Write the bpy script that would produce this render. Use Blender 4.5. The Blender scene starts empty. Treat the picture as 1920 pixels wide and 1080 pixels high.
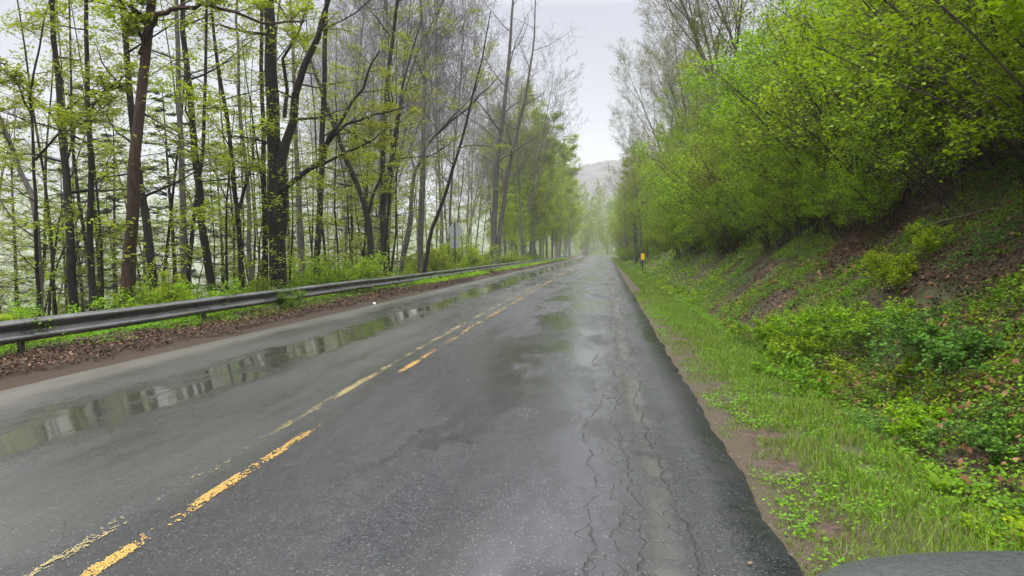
import bpy, math, random
import numpy as np
from mathutils import Vector, Matrix

# ------------------------------------------------------------------ camera, sky, sun, exposure
S = bpy.context.scene
COL = S.collection
R = math.radians
F = 1400.0                                    # focal length in photograph pixels (1920 wide)
cam = bpy.data.cameras.new('camera')
cam.sensor_width = 36.0
cam.lens = F / 1920 * 36
cam.clip_start = 0.05
cam.clip_end = 3000
camo = bpy.data.objects.new('camera', cam)
COL.objects.link(camo)
CAMZ = 1.6
camo.location = (0, 0, CAMZ)
camo.rotation_euler = (R(90 - 3.1), 0, R(7.12))
S.camera = camo
CM = camo.rotation_euler.to_matrix()

w = bpy.data.worlds.new('World')
S.world = w
w.use_nodes = True
wt = w.node_tree
for n in list(wt.nodes):
    wt.nodes.remove(n)
SUN_EL, SUN_ROT = R(58), R(200)
sky = wt.nodes.new('ShaderNodeTexSky')
sky.sky_type = 'NISHITA'
sky.sun_disc = False
sky.sun_elevation = SUN_EL
sky.sun_rotation = SUN_ROT
sky.dust_density = 4
tc = wt.nodes.new('ShaderNodeTexCoord')
sx = wt.nodes.new('ShaderNodeSeparateXYZ')
wt.links.new(tc.outputs['Generated'], sx.inputs[0])
rp = wt.nodes.new('ShaderNodeValToRGB')       # overcast: brighter towards the zenith
wt.links.new(sx.outputs['Z'], rp.inputs[0])
e = rp.color_ramp.elements
e[0].position = 0.0
e[0].color = (0.072, 0.074, 0.080, 1)
e[1].position = 1.0
e[1].color = (1, 1, 1, 1)
k = rp.color_ramp.elements.new(0.3)
k.color = (0.074, 0.075, 0.090, 1)
k = rp.color_ramp.elements.new(0.45)
k.color = (0.40, 0.405, 0.42, 1)
cn = wt.nodes.new('ShaderNodeTexNoise')       # faint cloud structure
cn.inputs['Scale'].default_value = 3.0
cn.inputs['Detail'].default_value = 4
wt.links.new(tc.outputs['Generated'], cn.inputs['Vector'])
mr = wt.nodes.new('ShaderNodeMapRange')
mr.inputs['To Min'].default_value = 39
mr.inputs['To Max'].default_value = 50
wt.links.new(cn.outputs[0], mr.inputs[0])
vm = wt.nodes.new('ShaderNodeVectorMath')
vm.operation = 'SCALE'
wt.links.new(rp.outputs[0], vm.inputs[0])
wt.links.new(mr.outputs[0], vm.inputs['Scale'])
mx = wt.nodes.new('ShaderNodeMix')
mx.data_type = 'RGBA'
mx.inputs[0].default_value = 0.93
wt.links.new(sky.outputs[0], mx.inputs[6])
wt.links.new(vm.outputs[0], mx.inputs[7])
bg = wt.nodes.new('ShaderNodeBackground')
bg.inputs[1].default_value = 0.12
wt.links.new(mx.outputs[2], bg.inputs[0])
wo = wt.nodes.new('ShaderNodeOutputWorld')
wt.links.new(bg.outputs[0], wo.inputs[0])

sl = bpy.data.lights.new('sun', 'SUN')
sl.energy = 1.5
sl.angle = R(40)
sl.color = (1, 0.97, 0.92)
so = bpy.data.objects.new('sun', sl)
COL.objects.link(so)
so.rotation_euler = (R(90) - SUN_EL, 0, R(180) - SUN_ROT)

S.view_settings.view_transform = 'Standard'
S.view_settings.look = 'None'
S.view_settings.exposure = 0.32
S.view_settings.gamma = 1
S.view_settings.use_curve_mapping = False
c = S.cycles
c.use_denoising = True
c.max_bounces = 5
c.diffuse_bounces = 3
c.glossy_bounces = 2
c.transmission_bounces = 3
c.volume_bounces = 1
c.transparent_max_bounces = 4
c.sample_clamp_indirect = 6
c.caustics_reflective = False
c.caustics_refractive = False
HAZE = 0.00042

# ------------------------------------------------------------------ helpers
def tag(o, label=None, cat=None, group=None, kind=None):
    if label: o['label'] = label
    if cat: o['category'] = cat
    if group: o['group'] = group
    if kind: o['kind'] = kind
    return o

def empty(name, loc=(0, 0, 0), rz=0.0, sc=1.0):
    o = bpy.data.objects.new(name, None)
    COL.objects.link(o)
    o.location = loc
    o.rotation_euler = (0, 0, rz)
    o.scale = (sc, sc, sc)
    o.empty_display_size = 0.2
    return o

def mk_mesh(name, v, f, mats, mi=None, smooth=False):
    v = np.asarray(v, dtype=np.float32).reshape(-1, 3)
    f = np.asarray(f, dtype=np.int32)
    me = bpy.data.meshes.new(name)
    n, k = f.shape
    me.vertices.add(len(v))
    me.vertices.foreach_set('co', v.ravel())
    me.loops.add(n * k)
    me.loops.foreach_set('vertex_index', f.ravel())
    me.polygons.add(n)
    me.polygons.foreach_set('loop_start', np.arange(0, n * k, k, dtype=np.int32))
    me.polygons.foreach_set('loop_total', np.full(n, k, dtype=np.int32))
    if isinstance(mats, (list, tuple)):
        for m in mats: me.materials.append(m)
    else:
        me.materials.append(mats)
    if mi is not None:
        me.polygons.foreach_set('material_index', np.asarray(mi, dtype=np.int32))
    if smooth is not False:
        sm = np.ones(n, dtype=bool) if smooth is True else np.asarray(smooth, dtype=bool)
        me.polygons.foreach_set('use_smooth', sm)
    me.update(calc_edges=True)
    return me

def obj(name, me, parent=None, loc=None):
    o = bpy.data.objects.new(name, me)
    COL.objects.link(o)
    if parent: o.parent = parent
    if loc is not None: o.location = loc
    return o

class MB:                                      # small polygon collector for hard-surface parts
    def __init__(s): s.v, s.f = [], []
    def add(s, vs, fs):
        b = len(s.v)
        s.v += [tuple(x) for x in vs]
        s.f += [tuple(i + b for i in q) for q in fs]
        return s
    def box(s, c, d, rot=None):
        vs = [Vector((x * d[0] / 2, y * d[1] / 2, z * d[2] / 2)) for x in (-1, 1) for y in (-1, 1) for z in (-1, 1)]
        if rot: vs = [rot @ q for q in vs]
        vs = [q + Vector(c) for q in vs]
        return s.add(vs, [(0, 1, 3, 2), (4, 6, 7, 5), (0, 4, 5, 1), (2, 3, 7, 6), (0, 2, 6, 4), (1, 5, 7, 3)])
    def prism(s, pts, y0, y1, ax='y'):         # closed outline in (a,b), extruded along an axis
        n = len(pts)
        mk = {'y': lambda a, b, t: (a, t, b), 'x': lambda a, b, t: (t, a, b), 'z': lambda a, b, t: (a, b, t)}[ax]
        vs = [mk(a, b, y0) for a, b in pts] + [mk(a, b, y1) for a, b in pts]
        fs = [(i, (i + 1) % n, n + (i + 1) % n, n + i) for i in range(n)] + [tuple(range(n - 1, -1, -1)), tuple(range(n, 2 * n))]
        return s.add(vs, fs)
    def lathe(s, prof, seg=20, M=None):        # profile (radius, height) about z
        vs, fs = [], []
        for r_, h in prof:
            for j in range(seg):
                a = 2 * math.pi * j / seg
                q = Vector((r_ * math.cos(a), r_ * math.sin(a), h))
                vs.append(M @ q if M else q)
        for i in range(len(prof) - 1):
            for j in range(seg):
                fs.append((i * seg + j, i * seg + (j + 1) % seg, (i + 1) * seg + (j + 1) % seg, (i + 1) * seg + j))
        fs += [tuple(range(seg - 1, -1, -1)), tuple(range((len(prof) - 1) * seg, len(prof) * seg))]
        return s.add(vs, fs)
    def build(s, name, mat, parent=None, loc=None, smooth=False, bevel=0):
        me = bpy.data.meshes.new(name)
        me.from_pydata(s.v, [], s.f)
        me.materials.append(mat)
        if smooth:
            for p in me.polygons: p.use_smooth = True
        me.update()
        o = obj(name, me, parent, loc)
        if bevel:
            b = o.modifiers.new('bevel', 'BEVEL')
            b.width = bevel
            b.segments = 2
            b.limit_method = 'ANGLE'
        return o

_nr = np.random.RandomState(5)
_T = _nr.rand(256, 256)
def vnoise(x, y):
    x = np.asarray(x, float); y = np.asarray(y, float)
    xi = np.floor(x).astype(int); yi = np.floor(y).astype(int)
    fx = x - xi; fy = y - yi
    fx = fx * fx * (3 - 2 * fx); fy = fy * fy * (3 - 2 * fy)
    g = lambda a, b: _T[a & 255, b & 255]
    return (g(xi, yi) * (1 - fx) + g(xi + 1, yi) * fx) * (1 - fy) + (g(xi, yi + 1) * (1 - fx) + g(xi + 1, yi + 1) * fx) * fy
def fbm(x, y, o=4):
    s = 0; a = 0.5; t = 0
    for i in range(o):
        s = s + a * vnoise(np.asarray(x) * 2 ** i + 17 * i, np.asarray(y) * 2 ** i + 31 * i); t += a; a *= 0.5
    return s / t
def sstep(a, b, x):
    t = np.clip((np.asarray(x, float) - a) / (b - a), 0, 1)
    return t * t * (3 - 2 * t)

# ------------------------------------------------------------------ the lie of the land (metres; x across the road, y along it)
def road_z(y):
    y = np.asarray(y, float)
    z = -0.0055 * np.clip(y - 10, 0, 120)
    return z - 0.04 * np.clip(y - 205, 0, 140) * sstep(205, 235, y)
def bend(y): return -.003 * np.clip(np.asarray(y, float) - 205, 0, 150) ** 2
def edge_r(y): return bend(y) + np.interp(y, [-60, 5, 12, 40, 80, 220, 900], [1.0, .98, .98, 1.05, 1.2, 1.15, 1.15]) + .10 * (fbm(np.asarray(y) * 1.3, 3.3, 4) - .5) + .08 * (fbm(np.asarray(y) * 8, 8.3, 4) - .5)
def edge_l(y): return bend(y) + np.interp(y, [-60, 20, 60, 220, 900], [-6.75, -6.7, -7.0, -6.8, -6.8]) + .1 * (fbm(np.asarray(y) * .8, 9.3) - .5)
def line_c(y): return np.interp(y, [0, 6, 15, 50, 200], [-2.40, -2.50, -2.66, -2.86, -2.8])
RAILX = -8.05
def ground(x, y):
    x = np.asarray(x, float); y = np.asarray(y, float)
    x = x - bend(y)
    z = road_z(y) - 0.03
    r = x
    z = z - .10 * sstep(1.4, 2.6, r) - .10 * np.exp(-((r - 2.65) / .22) ** 2)
    toe = 2.85 + .5 * (fbm(y * .12, 7.7, 2) - .5)
    up = np.clip(r - toe, 0, None)
    bank = .80 * np.minimum(up, 4.2) + .62 * np.clip(up - 4.2, 0, 32) + .30 * np.clip(up - 36, 0, 60)
    z = z + bank * (1 - .0 * y) + sstep(.0, .8, up) * (.34 * (fbm(x * .9, y * .9, 3) - .5) + .9 * (fbm(x * .22 + 9, y * .22, 2) - .5) * sstep(.5, 3, up))
    l = -x
    z = z + .12 * sstep(6.7, 7.5, l) * (1 - sstep(8.6, 9.6, l)) + .06 * (fbm(x * 2, y * 2, 2) - .5) * sstep(6.7, 7.4, l)
    dn = np.clip(l - 9.2, 0, None)
    z = z - 14 * (1 - np.exp(-dn * .034)) + sstep(.5, 3, dn) * .8 * (fbm(x * .2, y * .2, 3) - .5)
    z = z + 16 * sstep(200, 480, l) * (.75 + .5 * fbm(x * .01, y * .01, 3))
    z = z + 64 * sstep(430, 800, y) * (.62 + .55 * fbm(x * .006 + 3, y * .004, 3)) * (1 - .3 * sstep(40, 300, r)) + 9 * sstep(430, 560, y) * (fbm(x * .06, y * .06, 3) - .5)
    return z

def at(px, py, y):                             # the point seen at a photograph pixel, at distance y along the road
    d = CM @ Vector(((px - 960) / F, -(py - 540) / F, -1))
    t = y / d.y
    return Vector((d.x * t, y, CAMZ + d.z * t))

# ------------------------------------------------------------------ materials
class NT:
    def __init__(s, name):
        s.m = bpy.data.materials.new(name)
        s.m.use_nodes = True
        s.t = s.m.node_tree
        for n in list(s.t.nodes): s.t.nodes.remove(n)
        s.out = s.t.nodes.new('ShaderNodeOutputMaterial')
    def n(s, typ, ins=None, **kw):
        nd = s.t.nodes.new(typ)
        for k, v in kw.items(): setattr(nd, k, v)
        for k, v in (ins or {}).items(): s.set(nd.inputs[k], v)
        return nd
    def set(s, i, v):
        if isinstance(v, bpy.types.NodeSocket): s.t.links.new(v, i)
        elif isinstance(v, bpy.types.Node): s.t.links.new(v.outputs[0], i)
        else:
            if isinstance(v, (tuple, list)) and len(v) == 3 and i.type == 'RGBA': v = (*v, 1)
            i.default_value = v
    def math(s, op, a, b=None, c_=None, clamp=False):
        nd = s.t.nodes.new('ShaderNodeMath'); nd.operation = op; nd.use_clamp = clamp
        s.set(nd.inputs[0], a)
        if b is not None: s.set(nd.inputs[1], b)
        if c_ is not None: s.set(nd.inputs[2], c_)
        return nd.outputs[0]
    def rng(s, v, a, b, c_=0.0, d=1.0, smooth=True):
        nd = s.t.nodes.new('ShaderNodeMapRange'); nd.interpolation_type = 'SMOOTHSTEP' if smooth else 'LINEAR'
        for i, q in enumerate((v, a, b, c_, d)): s.set(nd.inputs[i], q)
        return nd.outputs[0]
    def mix(s, f, a, b):
        nd = s.t.nodes.new('ShaderNodeMix'); nd.data_type = 'RGBA'
        s.set(nd.inputs[0], f); s.set(nd.inputs[6], a); s.set(nd.inputs[7], b)
        return nd.outputs[2]
    def mixf(s, f, a, b):
        nd = s.t.nodes.new('ShaderNodeMix'); nd.data_type = 'FLOAT'
        s.set(nd.inputs[0], f); s.set(nd.inputs[2], a); s.set(nd.inputs[3], b)
        return nd.outputs[0]
    def ramp(s, v, stops):
        nd = s.t.nodes.new('ShaderNodeValToRGB')
        s.set(nd.inputs[0], v)
        e = nd.color_ramp.elements
        while len(e) < len(stops): e.new(.5)
        for q, (p, cc) in zip(e, stops):
            q.position = p; q.color = (*cc, 1)
        return nd.outputs[0]
    def noise(s, vec, scale, detail=3, rough=.55, dim='3D'):
        nd = s.t.nodes.new('ShaderNodeTexNoise'); nd.noise_dimensions = dim
        s.set(nd.inputs['W' if dim == '1D' else 'Vector'], vec)
        nd.inputs['Scale'].default_value = scale; nd.inputs['Detail'].default_value = detail; nd.inputs['Roughness'].default_value = rough
        return nd.outputs[0]
    def pos(s): return s.n('ShaderNodeNewGeometry').outputs['Position']
    def stretch(s, v, sc):
        nd = s.t.nodes.new('ShaderNodeVectorMath'); nd.operation = 'MULTIPLY'
        s.set(nd.inputs[0], v); nd.inputs[1].default_value = sc
        return nd.outputs[0]
    def bump(s, h, st=.5, dist=.02):
        return s.n('ShaderNodeBump', {'Height': h, 'Strength': st, 'Distance': dist}).outputs[0]
    def done(s, sh):
        s.t.links.new(sh.outputs[0] if isinstance(sh, bpy.types.Node) else sh, s.out.inputs[0])
        return s.m
    def pbr(s, base, rough=.6, metal=0.0, spec=.5, normal=None):
        b = s.n('ShaderNodeBsdfPrincipled', {'Base Color': base, 'Roughness': rough, 'Metallic': metal, 'Specular IOR Level': spec})
        if normal is not None: s.set(b.inputs['Normal'], normal)
        return b

def leaf_mat(name, cols, trans=.4, rough=.5, spec=.14):
    t = NT(name)
    g = t.n('ShaderNodeNewGeometry')
    oi = t.n('ShaderNodeObjectInfo')
    col = t.ramp(g.outputs['Random Per Island'], [(i / (len(cols) - 1), cc) for i, cc in enumerate(cols)])
    hs = t.n('ShaderNodeHueSaturation', {'Color': col, 'Hue': t.rng(oi.outputs['Random'], 0, 1, .488, .512, False), 'Value': t.rng(oi.outputs['Random'], 0, 1, .82, 1.15, False)})
    p = t.pbr(hs.outputs[0], rough, 0, spec)
    if trans <= 0: return t.done(p)
    tr = t.n('ShaderNodeBsdfTranslucent', {'Color': hs.outputs[0]})
    return t.done(t.n('ShaderNodeMixShader', {0: trans, 1: p, 2: tr}))

def bark_mat(name, c1, c2, moss=None, rough=.75):
    t = NT(name)
    tc_ = t.n('ShaderNodeTexCoord').outputs['Object']
    v = t.stretch(tc_, (7, 7, 1.3))
    a = t.noise(v, 2.2, 5, .65)
    col = t.ramp(a, [(.3, c1), (.7, c2)])
    if moss:
        b = t.noise(tc_, .9, 3)
        col = t.mix(t.rng(b, .55, .72, 0, .75), col, moss)
    return t.done(t.pbr(col, rough, 0, .18, t.bump(a, 1.0, .05)))

BARK_DARK = bark_mat('bark_dark_wet', (.006, .005, .0045), (.026, .022, .018), (.035, .04, .014))
BARK_BROWN = bark_mat('bark_red_brown', (.018, .011, .008), (.07, .044, .031), (.04, .036, .022))
BARK_GREY = bark_mat('bark_grey', (.045, .041, .038), (.125, .114, .104), (.085, .09, .055))
BARK_PALE = bark_mat('bark_pale_grey', (.09, .085, .08), (.20, .19, .175))
BARK_STEM = bark_mat('bark_shrub_stem', (.025, .019, .013), (.085, .066, .045))
BARK_DEAD = bark_mat('bark_dead_wood', (.05, .036, .025), (.15, .11, .08))

LEAF_SHRUB = leaf_mat('leaf_bright_spring', [(.145,.255,.003), (.205,.34,.004), (.26,.40,.008)], 0.5)
LEAF_SHRUB2 = leaf_mat('leaf_deep_spring', [(.095,.185,.003), (.145,.25,.004), (.20,.32,.007)], 0.5)
LEAF_OLIVE = leaf_mat('leaf_olive_bud', [(.12,.14,.014), (.17,.195,.018), (.21,.235,.026)], 0.5)
LEAF_YEL = leaf_mat('leaf_yellow_green', [(.18,.25,.004), (.25,.33,.006), (.31,.39,.012)], 0.5)
LEAF_TREE = leaf_mat('leaf_tree_green', [(.16,.24,.006), (.21,.31,.010), (.26,.36,.018)], 0.56)
LEAF_MAPLE = leaf_mat('leaf_young_maple', [(.15,.19,.007), (.21,.25,.010), (.26,.31,.02)], 0.55)
NEEDLE = leaf_mat('needle_dark', [(.018, .032, .016), (.03, .048, .022), (.045, .065, .03)], .15)
LEAF_HERB = leaf_mat('leaf_herb', [(.075,.165,.004), (.115,.225,.006), (.165,.29,.010)], 0.4)
LEAF_HERB2 = leaf_mat('leaf_cool_herb', [(.055,.13,.014), (.085,.18,.020), (.12,.22,.03)], 0.4)
GRASS = leaf_mat('grass_blade', [(.06,.12,.004), (.10,.175,.006), (.14,.215,.014), (.18,.17,.07)], 0.35)
DRY = leaf_mat('dry_leaf', [(.018,.010,.006), (.040,.021,.012), (.075,.042,.025), (.18,.11,.07)], 0.08, .6, .12)
DRY_RUST = leaf_mat('dry_leaf_rust', [(.10, .04, .018), (.17, .075, .035), (.25, .13, .07)], .15, .6, .15)

def mat_flat(name, col, rough=.5, metal=0.0, spec=.5, n=.15, sc=8):
    t = NT(name)
    a = t.noise(t.n('ShaderNodeTexCoord').outputs['Object'], sc, 5)
    cc = t.mix(a, tuple(q * (1 - n) for q in col), tuple(min(1, q * (1 + n)) for q in col))
    return t.done(t.pbr(cc, t.rng(a, .3, .7, rough * .85, min(1, rough * 1.15)), metal, spec))

def road_mat():
    t = NT('wet_asphalt')
    P = t.pos()
    sp = t.n('ShaderNodeSeparateXYZ', {0: P})
    X, Y = sp.outputs[0], sp.outputs[1]
    fine = t.noise(P, 95, 3, .7)
    vor = t.n('ShaderNodeTexVoronoi', {'Vector': P, 'Scale': 85.0})
    stone = t.rng(vor.outputs['Color'], .25, .95)
    mid = t.noise(P, 5, 4, .6)
    big = t.noise(t.stretch(P, (.55, .13, 1)), 1.0, 4, .55)
    streak = t.noise(t.stretch(P, (2.4, .12, 1)), 1.0, 4, .6)
    grit = t.n('ShaderNodeTexVoronoi', {'Vector': P, 'Scale': 70.0})
    salt = t.math('MULTIPLY', t.rng(grit.outputs['Color'], .70, .80), t.rng(grit.outputs['Distance'], .45, .25))
    col = t.mix(stone, (.0045, .0047, .0058), (.027, .029, .035))
    film = t.rng(t.noise(t.stretch(P, (.9, .30, 1)), 1.1, 5, .62), .40, .57)
    lane = t.rng(t.math('ABSOLUTE', t.math('ADD', X, .7)), 1.5, .4, .35, 1)
    film = t.math('MULTIPLY', film, lane)
    col = t.mix(t.math('MULTIPLY', film, .5), col, (.012, .012, .013))
    col = t.mix(t.rng(mid, .35, .7, 0, .45), col, (.026, .026, .026))
    col = t.mix(t.rng(streak, .42, .62, 0, .4), col, (.017, .017, .017))
    # olive-grey silt film in the left lane, clear grey in the right
    col = t.mix(t.math('MULTIPLY', t.rng(X, -2.2, -3.4), t.rng(big, .35, .65, .15, .55)), col, (.042, .041, .032))
    col = t.mix(t.math('MULTIPLY', salt, .55), col, (.15, .153, .162))
    # puddle strips: left outer wheel path, a thin one near the centre, some flat sheets far along the road
    wob = t.noise(Y, .16, 3, .5, '1D')
    wob2 = t.noise(Y, .9, 3, .6, '1D')
    px = t.math('ADD', X, t.math('ADD', 4.75, t.math('MULTIPLY', t.math('SUBTRACT', wob, .5), .9)))
    pd = t.math('SUBTRACT', .60, t.math('ABSOLUTE', px))
    pd = t.math('ADD', pd, t.math('MULTIPLY', t.math('SUBTRACT', t.noise(t.stretch(P, (1.5, .40, 1)), 1.3, 6, .70), .5), 3.0))
    pud = t.rng(pd, .02, .36)
    sheet = t.rng(t.noise(t.stretch(P, (.7, .22, 1)), 1.3, 5, .6), .60, .70)
    sheet = t.math('MULTIPLY', sheet, t.rng(Y, 9, 22, .15, .85))
    rutx = t.math('SUBTRACT', X, t.math('ADD', .32, t.math('MULTIPLY', t.math('SUBTRACT', t.noise(Y, .28, 3, .6, '1D'), .5), .42)))
    rut = t.rng(t.math('ABSOLUTE', rutx), .12, .03)
    rut = t.math('MULTIPLY', rut, t.rng(t.noise(Y, .55, 3, .6, '1D'), .38, .55))
    wet = t.math('MAXIMUM', pud, t.math('MULTIPLY', sheet, .8))
    # cracks: long wandering ones along the right wheel path and a broken net between them
    def crack(x0, amp, wd, seed, lo=.40):
        ys = t.math('ADD', Y, seed)
        cx = t.math('ADD', x0, t.math('MULTIPLY', t.math('SUBTRACT', t.noise(ys, .35, 2, .5, '1D'), .5), amp))
        cx = t.math('ADD', cx, t.math('MULTIPLY', t.math('SUBTRACT', t.noise(ys, 1.7, 5, .7, '1D'), .5), .20))
        d = t.math('ABSOLUTE', t.math('SUBTRACT', X, cx))
        g = t.rng(d, wd, wd * .25)
        return t.math('MULTIPLY', g, t.rng(t.noise(ys, .8, 3, .6, '1D'), lo, lo + .08))
    cr = crack(.16, .45, .013, 0)
    cr = t.math('MAXIMUM', cr, crack(.40, .35, .017, 40, .33))
    cr = t.math('MAXIMUM', cr, crack(-.12, .55, .010, 80, .44))
    cr = t.math('MAXIMUM', cr, crack(-3.6, 1.2, .016, 120, .5))
    wv = t.n('ShaderNodeTexNoise', {'Vector': P, 'Scale': 2.3, 'Detail': 4})
    wp = t.n('ShaderNodeVectorMath', {0: P, 1: t.n('ShaderNodeVectorMath', {0: wv.outputs['Color'], 'Scale': .5}, operation='SCALE').outputs[0]}, operation='ADD').outputs[0]
    ve = t.n('ShaderNodeTexVoronoi', {'Vector': t.stretch(wp, (1.7, 1.1, 0)), 'Scale': 1.5}, feature='DISTANCE_TO_EDGE')
    net = t.rng(ve.outputs['Distance'], .012, .003)
    ve2 = t.n('ShaderNodeTexVoronoi', {'Vector': t.stretch(wp, (1.6, 1.0, 0)), 'Scale': 3.6}, feature='DISTANCE_TO_EDGE')
    net2 = t.math('MULTIPLY', t.rng(ve2.outputs['Distance'], .03, .008), t.math('MULTIPLY', t.rng(t.math('ABSOLUTE', t.math('SUBTRACT', X, .32)), .42, .2), t.rng(t.noise(P, 1.1, 3), .47, .56)))
    zone = t.math('MULTIPLY', t.rng(X, -.35, .15), t.rng(t.noise(P, .8, 3), .41, .50))
    zone2 = t.math('MULTIPLY', t.rng(t.math('ABSOLUTE', t.math('ADD', X, 3.5)), .9, .3), t.rng(t.noise(t.stretch(P, (1, .4, 1)), .5, 3), .56, .62))
    net = t.math('MULTIPLY', net, t.math('MAXIMUM', zone, zone2))
    cr = t.math('MAXIMUM', t.math('MAXIMUM', cr, net), t.math('MULTIPLY', net2, .8))
    # colours
    col = t.mix(t.math('MULTIPLY', pud, .75), col, (.030, .031, .026))
    col = t.mix(t.math('MULTIPLY', sheet, .35), col, (.032, .032, .031))
    col = t.mix(t.math('MULTIPLY', rut, .7), col, (.052, .049, .036))
    col = t.mix(t.math('MULTIPLY', t.rng(t.math('ADD', X, t.math('MULTIPLY', t.math('SUBTRACT', mid, .5), 1.6)), .62, 1.0), .3), col, (.024, .024, .023))
    silt = t.rng(t.math('ADD', X, t.math('MULTIPLY', t.math('SUBTRACT', t.noise(t.stretch(P, (1, .3, 1)), 1.1, 4), .5), 1.3)), -5.8, -6.5)
    sb = t.noise(t.stretch(P, (6, .5, 1)), 1.5, 4, .6)
    near = t.rng(Y, 22, 5, .25, .95)
    siltm = t.math('MULTIPLY', silt, t.math('MULTIPLY', near, t.rng(sb, .28, .6, .45, 1)))
    col = t.mix(siltm, col, t.mix(mid, (.042, .036, .028), (.088, .076, .059)))
    gr = t.math('MULTIPLY', silt, t.math('SUBTRACT', 1.0, near))
    col = t.mix(t.math('MULTIPLY', gr, .6), col, (.13, .13, .12))
    col = t.mix(t.math('MULTIPLY', cr, .8), col, (.012, .012, .012))
    # gloss
    ro = t.math('ADD', t.rng(big, .32, .66, .26, .50), t.math('MULTIPLY', t.math('SUBTRACT', fine, .5), .22))
    ro = t.math('ADD', ro, t.rng(streak, .35, .65, .05, -.07))
    ro = t.math('SUBTRACT', ro, t.math('MULTIPLY', t.rng(t.math('ABSOLUTE', t.math('ADD', X, .75)), .9, .1), .07))
    ro = t.mixf(film, ro, .13)
    ro = t.mixf(pud, ro, .06)
    ro = t.mixf(t.math('MULTIPLY', sheet, .8), ro, .12)
    ro = t.mixf(siltm, ro, .55)
    ro = t.mixf(cr, ro, .7)
    h = t.math('ADD', t.math('MULTIPLY', stone, .55), t.math('MULTIPLY', fine, .6))
    h = t.math('MULTIPLY', h, t.math('SUBTRACT', 1.0, t.math('MULTIPLY', t.math('MAXIMUM', wet, t.math('MULTIPLY', film, .85)), .97)))
    h = t.math('ADD', h, t.math('MULTIPLY', t.noise(t.stretch(P, (1, .35, 1)), 2.6, 3), t.mixf(pud, 2.2, .7)))
    h = t.math('SUBTRACT', h, t.math('MULTIPLY', cr, 2.5))
    h = t.math('SUBTRACT', h, t.math('MULTIPLY', rut, 1.6))
    spec = t.mixf(t.math('MAXIMUM', pud, t.math('MAXIMUM', film, sheet)), .24, .65)
    return t.done(t.pbr(col, ro, 0, spec, t.bump(h, .5, .0048)))

def ground_mat():
    t = NT('forest_ground')
    P = t.pos()
    sp = t.n('ShaderNodeSeparateXYZ', {0: P})
    X, Y = sp.outputs[0], sp.outputs[1]
    a = t.noise(P, 1.1, 5, .6)
    b = t.noise(P, 14, 5, .7)
    c_ = t.noise(P, 60, 3, .7)
    litter = t.ramp(b, [(.3, (.022, .014, .010)), (.5, (.062, .040, .028)), (.72, (.125, .085, .060))])
    moss = t.mix(b, (.030, .045, .012), (.075, .105, .022))
    col = t.mix(t.math('MAXIMUM', t.rng(a, .45, .62, 0, .8), t.rng(Y, 190, 230, 0, .85)), litter, moss)
    dirt = t.mix(t.rng(c_, .3, .7), (.040, .031, .019), (.098, .076, .048))
    xr = t.math('ADD', X, t.math('MULTIPLY', t.math('SUBTRACT', a, .5), .7))
    f = t.math('MULTIPLY', t.rng(xr, .3, .5), t.rng(xr, 1.28, 1.04))
    col = t.mix(f, col, dirt)
    verge = t.math('MULTIPLY', t.rng(xr, 1.3, 1.6), t.rng(xr, 2.7, 2.4))
    col = t.mix(t.math('MULTIPLY', verge, .8), col, t.mix(b, (.035, .045, .016), (.085, .10, .03)))
    lf = t.math('MULTIPLY', t.rng(X, -6.2, -6.6), t.rng(X, -8.4, -7.9))
    col = t.mix(t.math('MULTIPLY', lf, .9), col, t.mix(b, (.018, .011, .007), (.055, .035, .023)))
    far = t.rng(Y, 330, 560)
    wood = t.noise(P, .12, 5, .7)
    col = t.mix(far, col, t.mix(t.rng(wood, .3, .7), (.040, .036, .036), (.060, .058, .046)))
    valley = t.rng(X, -45, -90)
    col = t.mix(valley, col, t.mix(t.rng(wood, .35, .65), (.05, .06, .03), (.11, .13, .06)))
    h = t.math('ADD', t.math('MULTIPLY', b, 1.0), t.math('MULTIPLY', c_, .5))
    return t.done(t.pbr(col, t.rng(b, .3, .7, .6, .85), 0, .2, t.bump(h, .8, .05)))

ROAD = road_mat()
GROUND = ground_mat()
t = NT('worn_yellow_paint')
P_ = t.pos()
a_ = t.noise(P_, 130, 3, .7)
PAINT = t.done(t.pbr(t.mix(t.rng(a_, .35, .62), (.24, .14, .035), (.54, .32, .06)), t.rng(a_, .3, .7, .3, .5), 0, .5, t.bump(a_, .5, .004)))
t = NT('faded_yellow_paint')
P_ = t.pos()
a_ = t.noise(P_, 120, 3, .7)
PAINT2 = t.done(t.pbr(t.mix(t.rng(a_, .35, .62), (.15, .12, .055), (.34, .27, .11)), .4, 0, .5))
t = NT('galvanised_rail')
to_ = t.n('ShaderNodeTexCoord').outputs['Object']
a_ = t.noise(t.stretch(to_, (3, .5, 5)), 2, 5, .6)
b_ = t.noise(t.stretch(to_, (9, 9, .8)), 3, 4, .65)
cc_ = t.mix(t.rng(a_, .35, .7), (.075, .075, .076), (.15, .15, .152))
cc_ = t.mix(t.rng(b_, .52, .68, 0, .6), cc_, (.035, .033, .03))
STEEL = t.done(t.pbr(cc_, t.rng(a_, .3, .7, .24, .4), .5, .5, t.bump(a_, .15, .01)))
POST = mat_flat('weathered_post_steel', (.05, .048, .045), .55, .3)
SIGNBACK = mat_flat('sign_back_aluminium', (.30, .31, .32), .5, .2, .5, .08, 4)
POSTDARK = mat_flat('dark_green_post', (.018, .026, .022), .5)
YELLOW = mat_flat('yellow_reflector', (.75, .48, .01), .4, 0, .5, .1)
WHITE = mat_flat('white_sheet', (.75, .76, .78), .45, 0, .5, .06)
STONE = mat_flat('pale_stone', (.22, .235, .26), .7, 0, .4, .35, 14)

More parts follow.
